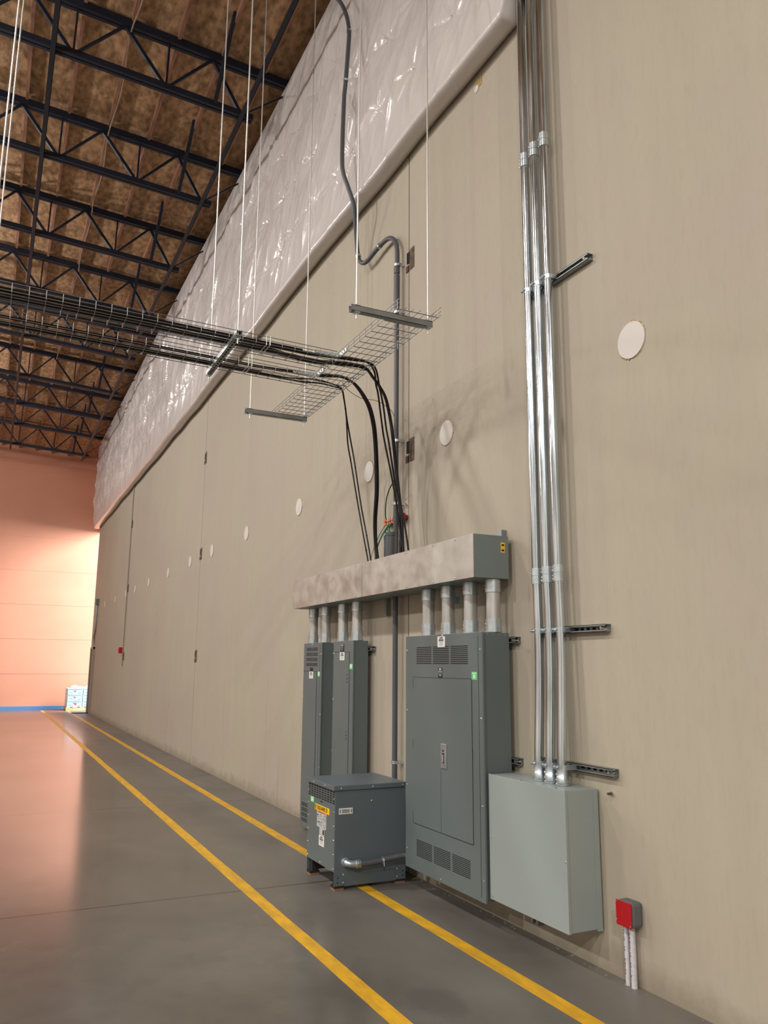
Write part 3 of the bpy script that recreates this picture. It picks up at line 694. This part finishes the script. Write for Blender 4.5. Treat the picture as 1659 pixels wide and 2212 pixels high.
# ================================================================== LIGHT GREY BOX
X0, X1, Y0, Y1, Z0, Z1 = 2.812, 3.004, 3.583, 4.312, .20, .909
t = thing('junction_box', (X1, (Y0+Y1)/2, Z0), 'plain light grey square box on the wall below the three tall steel pipes', 'junction box')
B().box(X0+.004, X1, Y0+.002, Y1-.002, Z0+.002, Z1-.002).obj('body', M['jbox'], t, bevel=.003)
b = B(); b.box(X0, X0+.003, Y0, Y1, Z0, Z1); b.box(X0, X0+.016, Y0-.001, Y0+.001, Z0, Z1); b.box(X0, X0+.012, Y0, Y1, Z1-.001, Z1+.001); b.box(X0, X0+.014, Y0, Y1, Z0-.001, Z0+.001)
b.obj('cover', M['jbox'], t, bevel=.001)
B().box(X1-.002, X1+.028, Y0-.003, Y1+.003, Z0-.006, Z1-.004).obj('mounting_flange', M['jbox'], t)
screws(t, [(X0, Y1-.03, .55), (X0, Y0+.008, .55), (X0, Y1-.03, .22)], (-1, 0, 0), .006)
screws(t, [(X0+.006, 4.27, Z1+.001), (X0+.006, 3.98, Z1+.001), (X0+.006, 3.66, Z1+.001)], (0, 0, 1), .006, 'cast')
for y, lb in ((4.17, 'short vertical channel stub showing under the light grey box, farther one'), (4.12, 'short vertical channel stub showing under the light grey box, nearer one')):
    B().box(W-.041, W-.001, y-.012, y+.012, .08, .30).obj('support_channel', M['strut'], t)
# ================================================================== DISTRIBUTION PANELS
def vents(parent, x, ya, yb, za, zb, n, name='vent', th=.42):
    b = B(); p = (za-zb)/n
    for i in range(n):
        zc = za-p*(i+.5); b.box(x-.0012, x+.004, ya, yb, zc-p*th/2, zc+p*th/2)
    b.obj(name, M['slot'], parent)
def outline(x, ya, yb, za, zb, sides, w=.0022, t=.0008):
    b = B()
    if 't' in sides: b.box(x-t, x, ya, yb, za-w/2, za+w/2)
    if 'b' in sides: b.box(x-t, x, ya, yb, zb-w/2, zb+w/2)
    if 'l' in sides: b.box(x-t, x, ya-w/2, ya+w/2, zb, za)
    if 'r' in sides: b.box(x-t, x, yb-w/2, yb+w/2, zb, za)
    return b
X0, Y0, Y1, Z0, Z1 = 2.790, 4.327, 5.366, .165, 1.768
t = thing('electrical_panel', (3.004, 4.85, Z0), 'wide grey electrical panel with slotted vents and a centre latch beside the light grey box', 'electrical panel')
B().box(X0+.018, 3.004, Y0+.012, Y1-.012, Z0+.006, Z1-.002).obj('enclosure', M['panel'], t, bevel=.002)
fr_ = B().box(X0, X0+.016, Y0, Y1, Z0, Z1).obj('front_trim', M['panel'], t, bevel=.0025)
outline(X0, Y1-.12, 4.374, 1.745, .19, 'r', .003).obj('trim_seam', M['slot'], fr_)
dr = B().box(X0-.003, X0+.001, 4.455, 5.242, .475, 1.473).obj('door', M['panel'], t, bevel=.001)
outline(X0-.003, 5.243, 4.454, 1.474, .474, 'tbr').obj('door_gap', M['slot'], dr)
b = B(); b.box(X0-.0036, X0-.003, 5.2415, 5.2445, 1.40, 1.474); b.box(X0-.0036, X0-.003, 5.2415, 5.2445, .474, .56); b.box(X0-.0036, X0-.003, 5.2415, 5.2445, .98, 1.04); b.box(X0-.0036, X0-.003, 4.4515, 4.4545, .98, 1.04)
b.box(X0-.0036, X0-.003, 4.849, 4.851, .476, .88); b.obj('door_gap', M['slot'], dr)
lt = B().box(X0-.010, X0-.003, 4.77, 4.842, .886, 1.044).obj('latch', M['zinc'], t, bevel=.002, label='brushed metal latch plate')
b = B(); b.box(X0-.0108, X0-.010, 4.795, 4.818, .92, .985); b.cyl((X0-.012, 4.807, 1.0), (X0-.010, 4.807, 1.0), .007, 10); b.obj('handle_recess', M['slot'], lt)
B().box(X0-.016, X0-.010, 4.800, 4.813, .925, .975).obj('handle', M['zinc'], lt, bevel=.002)
for (ya, yb) in ((5.197, 4.979), (4.955, 4.738), (4.713, 4.497)):
    vents(t, X0, ya, yb, 1.690, 1.565, 10); vents(t, X0, ya, yb, .376, .264, 10)
plate_x(t, 'label', X0, 4.889, 4.789, 1.682, 1.754, M['whitelab'], bars=QRBARS)
tg = B().box(X0-.0015, X0, 4.881, 4.826, 1.474, 1.541).obj('nameplate', M['ink'], t)
b = B(); b.box(X0-.0022, X0-.0015, 4.868, 4.840, 1.526, 1.538); b.box(X0-.0022, X0-.0015, 4.878, 4.829, 1.517, 1.521); b.box(X0-.0022, X0-.0015, 4.878, 4.829, 1.510, 1.513); b.box(X0-.0022, X0-.0015, 4.865, 4.842, 1.487, 1.494); b.box(X0-.0022, X0-.0015, 4.878, 4.829, 1.499, 1.502)
b.obj('printing', M['greylab'], tg)
gl = plate_x(t, 'label', X0, 4.453, 4.389, 1.469, 1.519, M['greenlab'], label='small green label')
b = B(); b.box(X0-.0022, X0-.0015, 4.447, 4.395, 1.507, 1.513); b.box(X0-.0022, X0-.0015, 4.432, 4.410, 1.478, 1.502); b.obj('printing', M['palegreen'], gl)
screws(t, [(X0, y, z) for (y, z) in ((5.344, 1.665), (5.344, 1.237), (5.344, .718), (5.344, .29), (4.350, 1.658), (4.348, 1.234), (4.347, .716), (4.346, .29), (4.822, 1.758), (4.867, .184))], (-1, 0, 0), .0075)
screws(t, [(X0+.05+.045*k, Y0+.012, 1.755) for k in range(4)], (0, -1, 0), .004)
# two narrow panels
X0 = 2.856
t = thing('electrical_panel', (3.004, 7.47, .03), 'leftmost narrow grey panel, reaching nearly to the floor, small vents at its top', 'electrical panel')
Y0, Y1, Z0, Z1 = 7.228, 7.715, .035, 1.768
B().box(X0+.014, 3.004, Y0+.01, Y1-.01, Z0+.004, Z1-.002).obj('enclosure', M['panel'], t, bevel=.002)
B().box(X0, X0+.013, Y0, Y1, Z0, Z1).obj('front_trim', M['panel'], t, bevel=.002)
outline(X0, 7.70, 7.272, 1.745, .06, 'r', .003).obj('trim_seam', M['slot'], t)
dr = B().box(X0-.003, X0+.001, 7.344, 7.70, .30, 1.496).obj('door', M['panel'], t)
outline(X0-.003, 7.70, 7.344, 1.496, .30, 'tr', .003).obj('door_gap', M['slot'], dr)
for k in range(4):
    z = 1.725-.049*k
    for (ya, yb) in ((7.637, 7.487), (7.478, 7.335)): vents(t, X0, ya, yb, z, z-.034, 3, th=.5)
    z = .262-.047*k
    for (ya, yb) in ((7.672, 7.515), (7.50, 7.34)): vents(t, X0, ya, yb, z, z-.036, 3, th=.5)
tg = B().box(X0-.0045, X0, 7.523, 7.456, 1.500, 1.531).obj('nameplate', M['ink'], t)
plate_x(t, 'label', X0-.003, 7.54, 7.437, 1.428, 1.494, M['whitelab'], bars=QRBARS)
gl = plate_x(t, 'label', X0, 7.325, 7.261, 1.448, 1.496, M['greenlab'], label='small green label')
B().box(X0-.0022, X0-.0015, 7.312, 7.274, 1.458, 1.49).obj('printing', M['palegreen'], gl)
screws(t, [(X0, y, z) for (y, z) in ((7.705, 1.66), (7.705, 1.25), (7.705, .8), (7.243, 1.66), (7.243, 1.10), (7.243, .62), (7.48, 1.753))], (-1, 0, 0), .008)
t = thing('electrical_panel', (3.004, 6.7, .1), 'second narrow grey panel from the left, with a plain door, behind the transformer', 'electrical panel')
Y0, Y1, Z0, Z1 = 6.484, 6.936, .12, 1.770
B().box(X0+.014, 3.004, Y0+.008, Y1-.008, Z0+.004, Z1-.002).obj('enclosure', M['panel'], t, bevel=.002)
B().box(X0, X0+.013, Y0, Y1, Z0, Z1).obj('front_trim', M['panel'], t, bevel=.002)
dr = B().box(X0-.003, X0+.001, 6.563, 6.90, .30, 1.672).obj('door', M['panel'], t)
outline(X0-.003, 6.90, 6.563, 1.672, .30, 'tr', .0025).obj('door_gap', M['slot'], dr)
b = B()
for z in (1.475, 1.44, 1.41, .99, .96, .93): b.box(X0-.004, X0-.003, 6.600, 6.612, z-.006, z+.006)
b.obj('hinge_knuckles', M['slot'], dr)
tg = B().box(X0-.0045, X0, 6.761, 6.69, 1.675, 1.738).obj('nameplate', M['ink'], t)
b = B(); b.box(X0-.0052, X0-.0045, 6.752, 6.70, 1.725, 1.735); b.box(X0-.0052, X0-.0045, 6.756, 6.695, 1.712, 1.715); b.box(X0-.0052, X0-.0045, 6.756, 6.695, 1.702, 1.704); b.box(X0-.0052, X0-.0045, 6.74, 6.71, 1.688, 1.693)
b.obj('printing', M['greylab'], tg)
plate_x(t, 'label', X0-.003, 6.775, 6.671, 1.60, 1.671, M['whitelab'], bars=QRBARS)
gl = plate_x(t, 'label', X0, 6.561, 6.492, 1.521, 1.569, M['greenlab'], label='small green label')
B().box(X0-.0022, X0-.0015, 6.548, 6.505, 1.53, 1.563).obj('printing', M['palegreen'], gl)
screws(t, [(X0, y, z) for (y, z) in ((6.928, 1.66), (6.928, 1.25), (6.928, .8))], (-1, 0, 0), .008)
# ================================================================== WIREWAY
GX0, GX1, GY0, GY1, GZ0, GZ1 = 2.733, 3.004, 4.326, 7.74, 2.113, 2.393
t = thing('wireway', (GX1, GY0, GZ0), 'long horizontal metal wireway box on the wall above all the panels', 'wireway')
b = B()
b.box(GX0+.004, GX1, GY0+.002, GY1-.002, GZ0, GZ0+.003); b.box(GX1-.003, GX1, GY0+.002, GY1-.002, GZ0, GZ1-.02)
b.box(GX0+.004, GX1, GY0, GY0+.003, GZ0, GZ1); b.box(GX0+.004, GX1, GY1-.003, GY1, GZ0, GZ1)
b.box(GX0+.004, GX1, GY0+.002, 5.42, GZ1-.003, GZ1); b.box(GX0+.004, GX1, 6.28, GY1-.002, GZ1-.003, GZ1)
b.obj('body', M['gutter'], t)
c1 = B().box(GX0, GX0+.004, GY0, 6.046, GZ0-.001, GZ1+.001).obj('cover', M['cover'], t, label='bare metal front cover, longer near piece')
c2 = B().box(GX0, GX0+.004, 6.052, GY1, GZ0-.001, GZ1+.001).obj('cover', M['cover'], t, label='bare metal front cover, far piece')
screws(t, [(GX0, y, GZ1-.012) for y in (4.55, 4.85, 5.25, 5.55, 5.9, 6.18, 6.6, 7.2)]+[(GX0, y, GZ0+.012) for y in (4.55, 4.85, 5.25, 5.55, 5.9, 6.18, 6.6, 7.2)], (-1, 0, 0), .007)
sk = B().box(2.945, 2.977, GY0-.001, GY0, 2.283, 2.35).obj('sticker', M['stick'], t, label='small yellow sticker')
b = B()
for z in (2.30, 2.335): b.box(2.951, 2.971, GY0-.0016, GY0-.001, z-.008, z+.004)
b.obj('printing', M['ink'], sk)
for (y, z0, z1, lb) in ((6.16, 1.97, 2.2, 'end of a vertical channel showing under the wireway left of the grey conduit'), (4.42, 2.30, 2.45, 'top end of a vertical channel above the near end of the wireway')):
    tt = thing('strut_channel', (W, y, z0), lb, 'channel bar')
    b = B(); b.box(W-.041, W-.038, y-.02, y+.02, z0, z1); b.box(W-.038, W, y-.02, y-.017, z0, z1); b.box(W-.038, W, y+.017, y+.02, z0, z1)
    b.obj('channel', M['strut'], tt)
# nipples
nips = [(2.90, 5.215, .045, 'first of the four over the wide panel'), (2.90, 4.93, .045, 'second of the four over the wide panel'), (2.905, 4.64, .045, 'third of the four over the wide panel'), (2.925, 4.395, .045, 'rightmost of the four over the wide panel'),
        (2.915, 7.62, .045, 'leftmost of all, over the narrow panel at far left'), (2.945, 7.50, .018, 'thin one between two thick ones at far left'), (2.915, 7.285, .045, 'right thick one over the leftmost panel'),
        (2.915, 6.86, .045, 'left one over the second narrow panel'), (2.915, 6.54, .045, 'right one over the second narrow panel')]
for (x, y, r, lb) in nips:
    zb = 1.77
    t = thing('pipe_nipple', (x, y, zb), 'short steel pipe under the wireway, '+lb, 'pipe', 'short steel pipes between the wireway and the panels')
    B().cyl((x, y, zb), (x, y, GZ0), r, 28).obj('tube', M['emtdull'], t)
    for (z0, z1) in ((zb+.008, zb+.085), (GZ0-.085, GZ0-.004)):
        if r < .03: z0, z1 = (zb+.004, zb+.04) if z0 < 2 else (GZ0-.04, GZ0)
        b = B(); b.cyl((x, y, z0), (x, y, z1), r*1.13, 28)
        if z0 < 2: b.tube([(x, y, zb), (x, y, zb+.012)], [r*1.22, r*1.22], 28)
        cc = b.obj('connector', M['zinc'], t)
        if r > .03:
            for k in (.3, .6): B().dome((x-r*.55, y+r*.98, z0+(z1-z0)*k), (-.5, .87, 0), .009, 1.2).obj('set_screw', M['screw'], cc)
# ================================================================== GROUND BAR, STUBS, WIRES
t = thing('ground_bar', (3.0, 6.0, 2.77), 'copper ground bar on the wall above the wireway, with crimped lugs', 'ground bar')
B().box(2.995, 3.001, 5.87, 6.19, 2.745, 2.80).obj('bar', M['copper'], t, bevel=.002)
for k, y in enumerate((6.13, 6.09, 6.05, 6.01, 5.97, 5.93)):
    b = B(); b.box(2.988, 2.995, y-.009, y+.009, 2.74+.02*(k % 2), 2.80); b.dome((2.988, y, 2.775), (-1, 0, 0), .009, 1.3)
    b.obj('lug', M['zinc' if k % 2 else 'copper'], t)
b = B(); b.cyl((3.0, 5.84, 2.77), (W, 5.84, 2.77), .024, 12); b.cyl((3.0, 6.16, 2.77), (W, 6.16, 2.77), .018, 12); b.box(2.985, 3.01, 5.80, 5.87, 2.745, 2.80)
b.obj('red_insulator', M['redins'], t)
for (x, y, r, z, lb) in ((2.955, 5.96, .045, 2.655, 'thick grey plastic pipe stub standing out of the wireway top'), (2.965, 6.05, .028, 2.64, 'thinner grey plastic pipe stub standing out of the wireway top')):
    tt = thing('pipe_stub', (x, y, GZ0+.02), lb, 'pipe')
    B().tube([(x, y, GZ0+.004), (x, y, z)], r, 24).obj('tube', M['pvc'], tt)
    B().tube([(x, y, z-.03), (x, y, z), (x, y, z), (x, y, z-.04)], [r*1.1, r*1.1, r*.8, r*.8], 24).obj('collar', M['pvc'], tt)
for pts, r, lb in (([(2.99, 6.13, 2.80), (2.97, 6.10, 2.86), (2.94, 6.02, 2.95), (2.92, 5.92, 3.02), (2.90, 5.80, 3.06)], .0055, 'green wire arching up from the ground bar behind the black cables'),
                   ([(2.985, 6.12, 2.75), (2.95, 6.18, 2.66), (2.92, 6.22, 2.55), (2.89, 6.21, 2.46), (2.88, 6.16, 2.38), (2.88, 6.14, 2.3)], .0035, 'thin green wire sagging down left from the ground bar into the wireway'),
                   ([(2.985, 6.05, 2.74), (2.94, 6.05, 2.68), (2.90, 6.06, 2.60), (2.87, 6.07, 2.50), (2.86, 6.06, 2.40), (2.86, 6.05, 2.3)], .007, 'thick green wire in front of the grey stub, dropping into the wireway'),
                   ([(2.985, 6.01, 2.74), (2.955, 6.0, 2.70), (2.95, 5.98, 2.67), (2.955, 5.97, 2.62)], .007, 'green wire from the ground bar going down into the thick stub'),
                   ([(2.985, 6.05, 2.69), (2.965, 6.08, 2.70), (2.96, 6.075, 2.67), (2.965, 6.05, 2.62)], .007, 'short green wire looped into the thinner stub')):
    cable(pts, r, lb, name='ground_wire', m='green')
tt = B().box(W-.003, W, 5.02, 5.07, 2.0, 2.05).obj('blue_tape', M['cartonblue'], org=(W, 5.05, 2.0), label='scrap of blue tape on the wall under the wireway', cat='tape')
# ================================================================== TRANSFORMER
TX0, TX1, TY0, TY1 = 2.325, 2.888, 5.559, 6.105
t = thing('transformer', ((TX0+TX1)/2, (TY0+TY1)/2, 0), 'dark grey boxy floor-standing transformer with a yellow brand sticker, in front of the panels', 'transformer')
b = B(); b.box(TX0+.008, TX1, TY0+.004, TY1, .12, .675); b.obj('housing', M['trans'], t)
# end plate facing the camera reaches almost to the floor
sp_ = B().box(TX0, TX1+.002, TY0, TY0+.004, .022, .68).obj('side_panel', M['trans'], t, bevel=.002)
B().box(TX0, TX1+.002, TY1-.004, TY1, .022, .68).obj('side_panel', M['trans'], t, bevel=.002)
fp = B().box(TX0-.001, TX0+.006, TY0+.006, TY1-.004, .12, .675).obj('front_panel', M['panel'], t, bevel=.001)
b = B(); b.box(TX0-.016, TX1+.006, TY0-.012, TY1+.012, .694, .704); b.box(TX0-.018, TX0-.014, TY0-.012, TY1+.012, .672, .704); b.box(TX0-.016, TX1+.006, TY0-.014, TY0-.010, .672, .704)
b.obj('lid', M['trans'], t, bevel=.002)
b = B()
for r_ in range(6):
    for c_ in range(10):
        y = 6.07-.0535*c_; z = .657-.0155*r_
        b.box(TX0-.0022, TX0+.001, y-.019, y+.019-.001, z-.0048, z+.0048)
b.obj('vent_slots', M['slot'], fp)
for y in (TY0+.04, TY1-.04):
    B().box(TX0+.02, TX0+.07, y-.03, y+.03, .028, .13).obj('support_bracket', M['rubber'], t)
    B().box(TX1-.07, TX1-.02, y-.03, y+.03, .028, .13).obj('support_bracket', M['rubber'], t)
for y in (TY0+.035, TY1-.035):
    for x in (TX0+.04, TX1-.04):
        ft = B().box(x-.038, x+.038, y-.038, y+.038, .014, .028).obj('foot', M['rubber'], t)
        B().box(x-.036, x+.036, y-.036, y+.036, .0, .014).obj('pad', M['orangepad'], ft)
screws(t, [(TX0-.001, y, z) for z in (.14, .235, .33, .425, .52, .61) for y in (TY0+.022, TY1-.016)]+[(TX0-.001, 5.83, .135)], (-1, 0, 0), .0075)
screws(t, [(TX0-.018, y, .688) for y in (5.72, 5.95)], (-1, 0, 0), .006)
screws(t, [(x, TY0-.014, .686) for x in (2.365, 2.615, 2.86)]+[(2.612, TY0, .587)]+[(x, TY0, z) for x in (2.396, 2.825) for z in (.100, .047)], (0, -1, 0), .0078)
b = B()
for x in (2.352, 2.868):
    for z in (.082, .05): b.cyl((x, TY0-.0008, z), (x, TY0, z), .005, 10)
b.obj('bolt_holes', M['slot'], sp_)
b = B(); b.box(TX0-.004, TX0-.001, 5.80, 5.845, .556, .562); b.obj('lifting_slot', M['slot'], fp)
xs = TX0-.0025
lb_ = B().box(xs, TX0-.001, 5.955, 5.662, .487, .531).obj('brand_label', M['stick'], t, label='yellow brand sticker with black lettering')
text_mesh('lettering', 'SQUARE D', .036, M['ink'], lb_, (xs-.0004, 5.80, .509), (0, -1, 0), (0, 0, 1), sx=1.18, bold=.0006)
b = B()   # outlined square mark with a D inside, at the left end of the sticker
for (ya, yb, za, zb) in ((5.948, 5.922, .524, .527), (5.948, 5.922, .491, .494), (5.948, 5.945, .491, .527), (5.925, 5.922, .491, .527)): b.box(xs-.0008, xs, ya, yb, za, zb)
b.obj('square_mark', M['ink'], lb_)
text_mesh('lettering', 'D', .024, M['ink'], lb_, (xs-.0004, 5.935, .509), (0, -1, 0), (0, 0, 1), bold=.0004)
np_ = B().box(xs, TX0-.001, 5.905, 5.72, .375, .487).obj('rating_label', M['greylab'], t)
b = B(); rr = random.Random(2)
for z in np.arange(.384, .478, .0085):
    y = 5.90
    while y > 5.735:
        w_ = rr.uniform(.008, .05)
        if rr.random() < .6: b.box(xs-.0004, xs, max(y-w_, 5.725), y, z, z+.0025)
        y -= w_+.008
b.box(xs-.0006, xs, 5.895, 5.88, .455, .463); b.box(xs-.0006, xs, 5.88, 5.84, .408, .414)
b.obj('printing', M['ink'], np_)
o_ = B().box(xs-.0006, xs, 5.89, 5.73, .480, .487).obj('orange_band', M['cartonred'], np_)
n2_ = B().box(xs, TX0-.001, 5.85, 5.755, .325, .375).obj('rating_label', M['greylab'], t)
B().box(xs-.0006, xs, 5.785, 5.76, .333, .365).obj('printing', M['ink'], n2_)
plate_x(t, 'label', TX0-.001, 5.857, 5.757, .250, .322, M['whitelab'], bars=QRBARS)
gl = plate_x(t, 'label', TX0-.001, 6.044, 5.972, .530, .572, M['greenlab'], label='small green label')
B().box(TX0-.0032, TX0-.0025, 6.033, 5.985, .537, .566).obj('printing', M['palegreen'], gl)
wl = B().box(2.353, 2.460, TY0-.0015, TY0, .507, .548).obj('warning_label', M['whitelab'], t)
b = B(); b.box(2.374, 2.439, TY0-.0021, TY0-.0015, .513, .542); b.obj('printing', M['greylab'], wl)
b = B(); b.box(2.360, 2.366, TY0-.0023, TY0-.0015, .515, .54); b.box(2.447, 2.453, TY0-.0023, TY0-.0015, .515, .54)
for z in (.518, .524, .530, .536): b.box(2.38, 2.433, TY0-.0026, TY0-.0021, z-.001, z+.001)
b.obj('printing', M['ink'], wl)
# flexible conduit leaving the transformer
ft = thing('flexible_conduit', (2.40, TY0, .18), 'dark flexible conduit with a shiny elbow, running from the transformer to the wide panel', 'conduit')
B().tube(smooth([(2.405, TY0-.0, .185), (2.405, TY0-.03, .185), (2.412, TY0-.045, .183), (2.43, TY0-.055, .18), (2.475, TY0-.058, .176)], 5), .0245, 20).obj('elbow', M['zinc'], ft)
b = B(); b.tube([(2.405, TY0+.0, .185), (2.405, TY0-.012, .185)], .031, 20); b.obj('lock_ring', M['zinc'], ft)
b = B()
for k in range(3): b.tube([(2.462+.013*k, TY0-.058, .176), (2.471+.013*k, TY0-.058, .176)], .029, 20)
b.obj('gland', M['zinc'], ft)
B().tube(smooth([(2.49, TY0-.058, .175), (2.56, TY0-.060, .175), (2.65, TY0-.064, .183), (2.73, TY0-.072, .195), (2.79, TY0-.085, .205), (2.84, TY0-.10, .21), (2.86, TY0-.15, .212), (2.87, TY0-.21, .212)], 5), .0205, 18).obj('hose', M['pvc'], ft)
b = B(); b.tube([(2.665, TY0-.066, .184), (2.680, TY0-.067, .186)], .024, 16); b.cyl((2.672, TY0-.088, .195), (2.672, TY0-.094, .15), .004, 6); b.dome((2.672, TY0-.09, .19), (0, -1, 0), .009, 1)
b.obj('clamp', M['zinc'], ft)
# ================================================================== RED BOX BY THE FLOOR
t = thing('red_covered_box', (W, 3.345, .285), 'small cast outlet box with a bright red square cover, low on the wall', 'outlet box')
b = B(); b.box(W-.075, W, 3.29, 3.40, .283, .405); b.obj('body', M['cast'], t, bevel=.018)
rc = B().box(W-.080, W-.075, 3.291, 3.399, .285, .403).obj('cover', M['red'], t, bevel=.002, label='bright red cover plate')
screws(t, [(W-.080, 3.300, .296), (W-.080, 3.395, .395), (W-.080, 3.395, .31)], (-1, 0, 0), .004)
for y, r, lb in ((3.385, .0125, 'thinner white plastic pipe under the red covered box, left one'), (3.342, .0150, 'thicker white plastic pipe under the red covered box, right one')):
    tt = thing('white_pipe', (W-.03, y, 0), lb, 'pipe', 'white pipes under the red covered box')
    B().cyl((W-.032, y, 0), (W-.032, y, .284), r, 18).obj('tube', M['white_pvc'], tt)
    b = B(); rr = random.Random(int(y*1000)); z = .05
    while z < .27:
        h_ = rr.uniform(.004, .014)
        if rr.random() < .75: b.box(W-.0325-r, W-.0315-r+.002, y+.001, y+.004, z, z+h_)
        z += h_+.006
    b.obj('printing', M['ink'], tt)
# small red device far along the wall and its conduit
t = thing('fire_alarm_box', (W, 21.35, 1.9), 'tiny red alarm box far along the wall, beside the far joint', 'alarm box')
B().box(W-.10, W, 21.3, 21.46, 1.82, 1.97).obj('body', M['red'], t, bevel=.008)
B().box(W-.108, W-.10, 21.33, 21.43, 1.85, 1.93).obj('cover', M['red'], t)
B().tube([(W-.02, 21.18, 1.5), (W-.02, 21.18, 6.15)], .012, 8).obj('wall_conduit', M['frame'], org=(W, 21.18, 1.5), label='thin beige conduit running down the far wall joint to the small red box', cat='conduit')
t = thing('exit_conduit', (W, 27.0, 3.2), 'grey wall conduit above the brown door near the far end of the wall', 'conduit')
B().tube(smooth([(W-.04, 27.25, 3.5), (W-.04, 27.25, 2.9), (W-.04, 27.3, 2.6), (W-.04, 27.5, 2.4), (W-.04, 27.52, 2.15)], 5), .025, 8).obj('tube', M['strut'], t)
B().box(W-.10, W, 27.12, 27.36, 3.42, 3.6).obj('head_box', M['cast'], t)
# ================================================================== PALLET WITH CARTONS
PX0, PY0 = 2.50, 29.55
t = thing('pallet', (PX0+.5, PY0+.5, 0), 'pale wooden pallet under the cartons by the far opening', 'pallet')
for k in range(5): B().box(PX0+.22*k, PX0+.22*k+.14, PY0, PY0+1.0, .10, .122).obj('deck_board', M['pallet'], t)
for k in range(3): B().box(PX0, PX0+1.02, PY0+.45*k, PY0+.45*k+.1, .012, .10).obj('stringer', M['pallet'], t)
for k in range(2): B().box(PX0, PX0+1.02, PY0+.6*k, PY0+.6*k+.1, 0, .012).obj('bottom_board', M['pallet'], t)
rows = ['bottom', 'middle', 'top']
for r_ in range(3):
    for c_ in range(2):
        x0 = PX0+.03+.49*c_; z0 = .122+.205*r_
        lb = 'pale blue printed carton on the pallet, %s row, %s one' % (rows[r_], ('left', 'right')[c_])
        tt = thing('carton', (x0+.24, PY0+.4, z0), lb, 'carton', 'cartons stacked on the far pallet')
        B().box(x0, x0+.475, PY0+.02, PY0+.95, z0, z0+.2).obj('box', M['carton'], tt, bevel=.006)
        b = B(); yf = PY0+.02; s_ = .06 if r_ else .085
        b.add([(x0+.16, yf-.002, z0+.13), (x0+.16+s_*1.6, yf-.002, z0+.13), (x0+.16+s_*1.6, yf-.002, z0+.13-s_), (x0+.16, yf, z0+.13), (x0+.16+s_*1.6, yf, z0+.13), (x0+.16+s_*1.6, yf, z0+.13-s_)], [(0, 2, 1), (3, 4, 5), (0, 1, 4, 3), (1, 2, 5, 4), (2, 0, 3, 5)])
        b.obj('red_triangle', M['cartonred'], tt)
        b = B(); b.box(x0+.03, x0+.44, yf-.002, yf, z0+.16, z0+.178); b.box(x0+.05, x0+.14, yf-.002, yf, z0+.06, z0+.075); b.box(x0+.33, x0+.42, yf-.002, yf, z0+.04, z0+.055)
        b.obj('blue_printing', M['cartonblue'], tt)
b = B(); c0 = Vector((PX0+.22, PY0+.3, .735))
seg = 12
for (c0, rad, hh) in ((Vector((PX0+.22, PY0+.3, .737)), .10, .10), (Vector((PX0+.62, PY0+.35, .737)), .34, .05)):
    b.tube([c0, c0+Vector((0, 0, hh*.5)), c0+Vector((.01, 0, hh*.85)), c0+Vector((.0, 0, hh))], [rad, rad*.95, rad*.6, rad*.15], seg)
b.obj('plastic_wrap', M['wrap'], org=(PX0+.4, PY0+.3, .737), label='crumpled white plastic wrap heaped on top of the cartons', cat='plastic wrap')
# dock leveller edge / dark sill at the wall end
B().box(2.55, W, 27.9, 28.06, 0, .02).obj('sill_block', M['rubber'], org=(2.8, 28, 0), label='dark rubber block on the floor at the far end of the wall', cat='floor block')
# ================================================================== HIGH-BAY LAMPS (outside the frame, they light the hall)
lampdirs = ['first', 'second', 'third', 'fourth', 'fifth']
for n, (x, y, pw, gw) in enumerate(LAMPS):
    z = 8.0
    row = 'wall side row' if x > -5 else 'far side row'
    t = thing('high_bay_lamp', (x, y, z), 'round white high-bay lamp hanging from the joists, %s, %s from the near end' % (row, lampdirs[n if n < 5 else n-5]), 'lamp', 'high-bay lamps hanging over the hall')
    b = B(); b.tube([(x, y, z+.22), (x, y, z+.16), (x, y, z+.10), (x, y, z+.02)], [.07, .10, .20, .22], 24); b.obj('housing', M['lampbody'], t)
    B().cyl((x, y, z), (x, y, z+.02), .20, 24).obj('diffuser', M['lamp'], t)
    B().cyl((x, y, z+.22), (x, y, btm_z(x)+.02), .006, 6).obj('hanger', M['rod'], t)
    o = area('lamp_light', (0, 0, -.015), .36, .36, LAMP_POWER*pw, LAMP_COL, (0, 0, 0)); o.parent = t
    pl = bpy.data.lights.new('lamp_side_light', 'POINT'); pl.energy = GLOBE_POWER*gw; pl.color = LAMP_COL; pl.shadow_soft_size = .14
    o = bpy.data.objects.new('lamp_side_light', pl); C.objects.link(o); o.location = (0, 0, -.25); o.parent = t
# yard outside the opening
B().box(8, 30, 10, 60, -.25, -.05).obj('ground_outside', M['asphalt'], kind='structure')
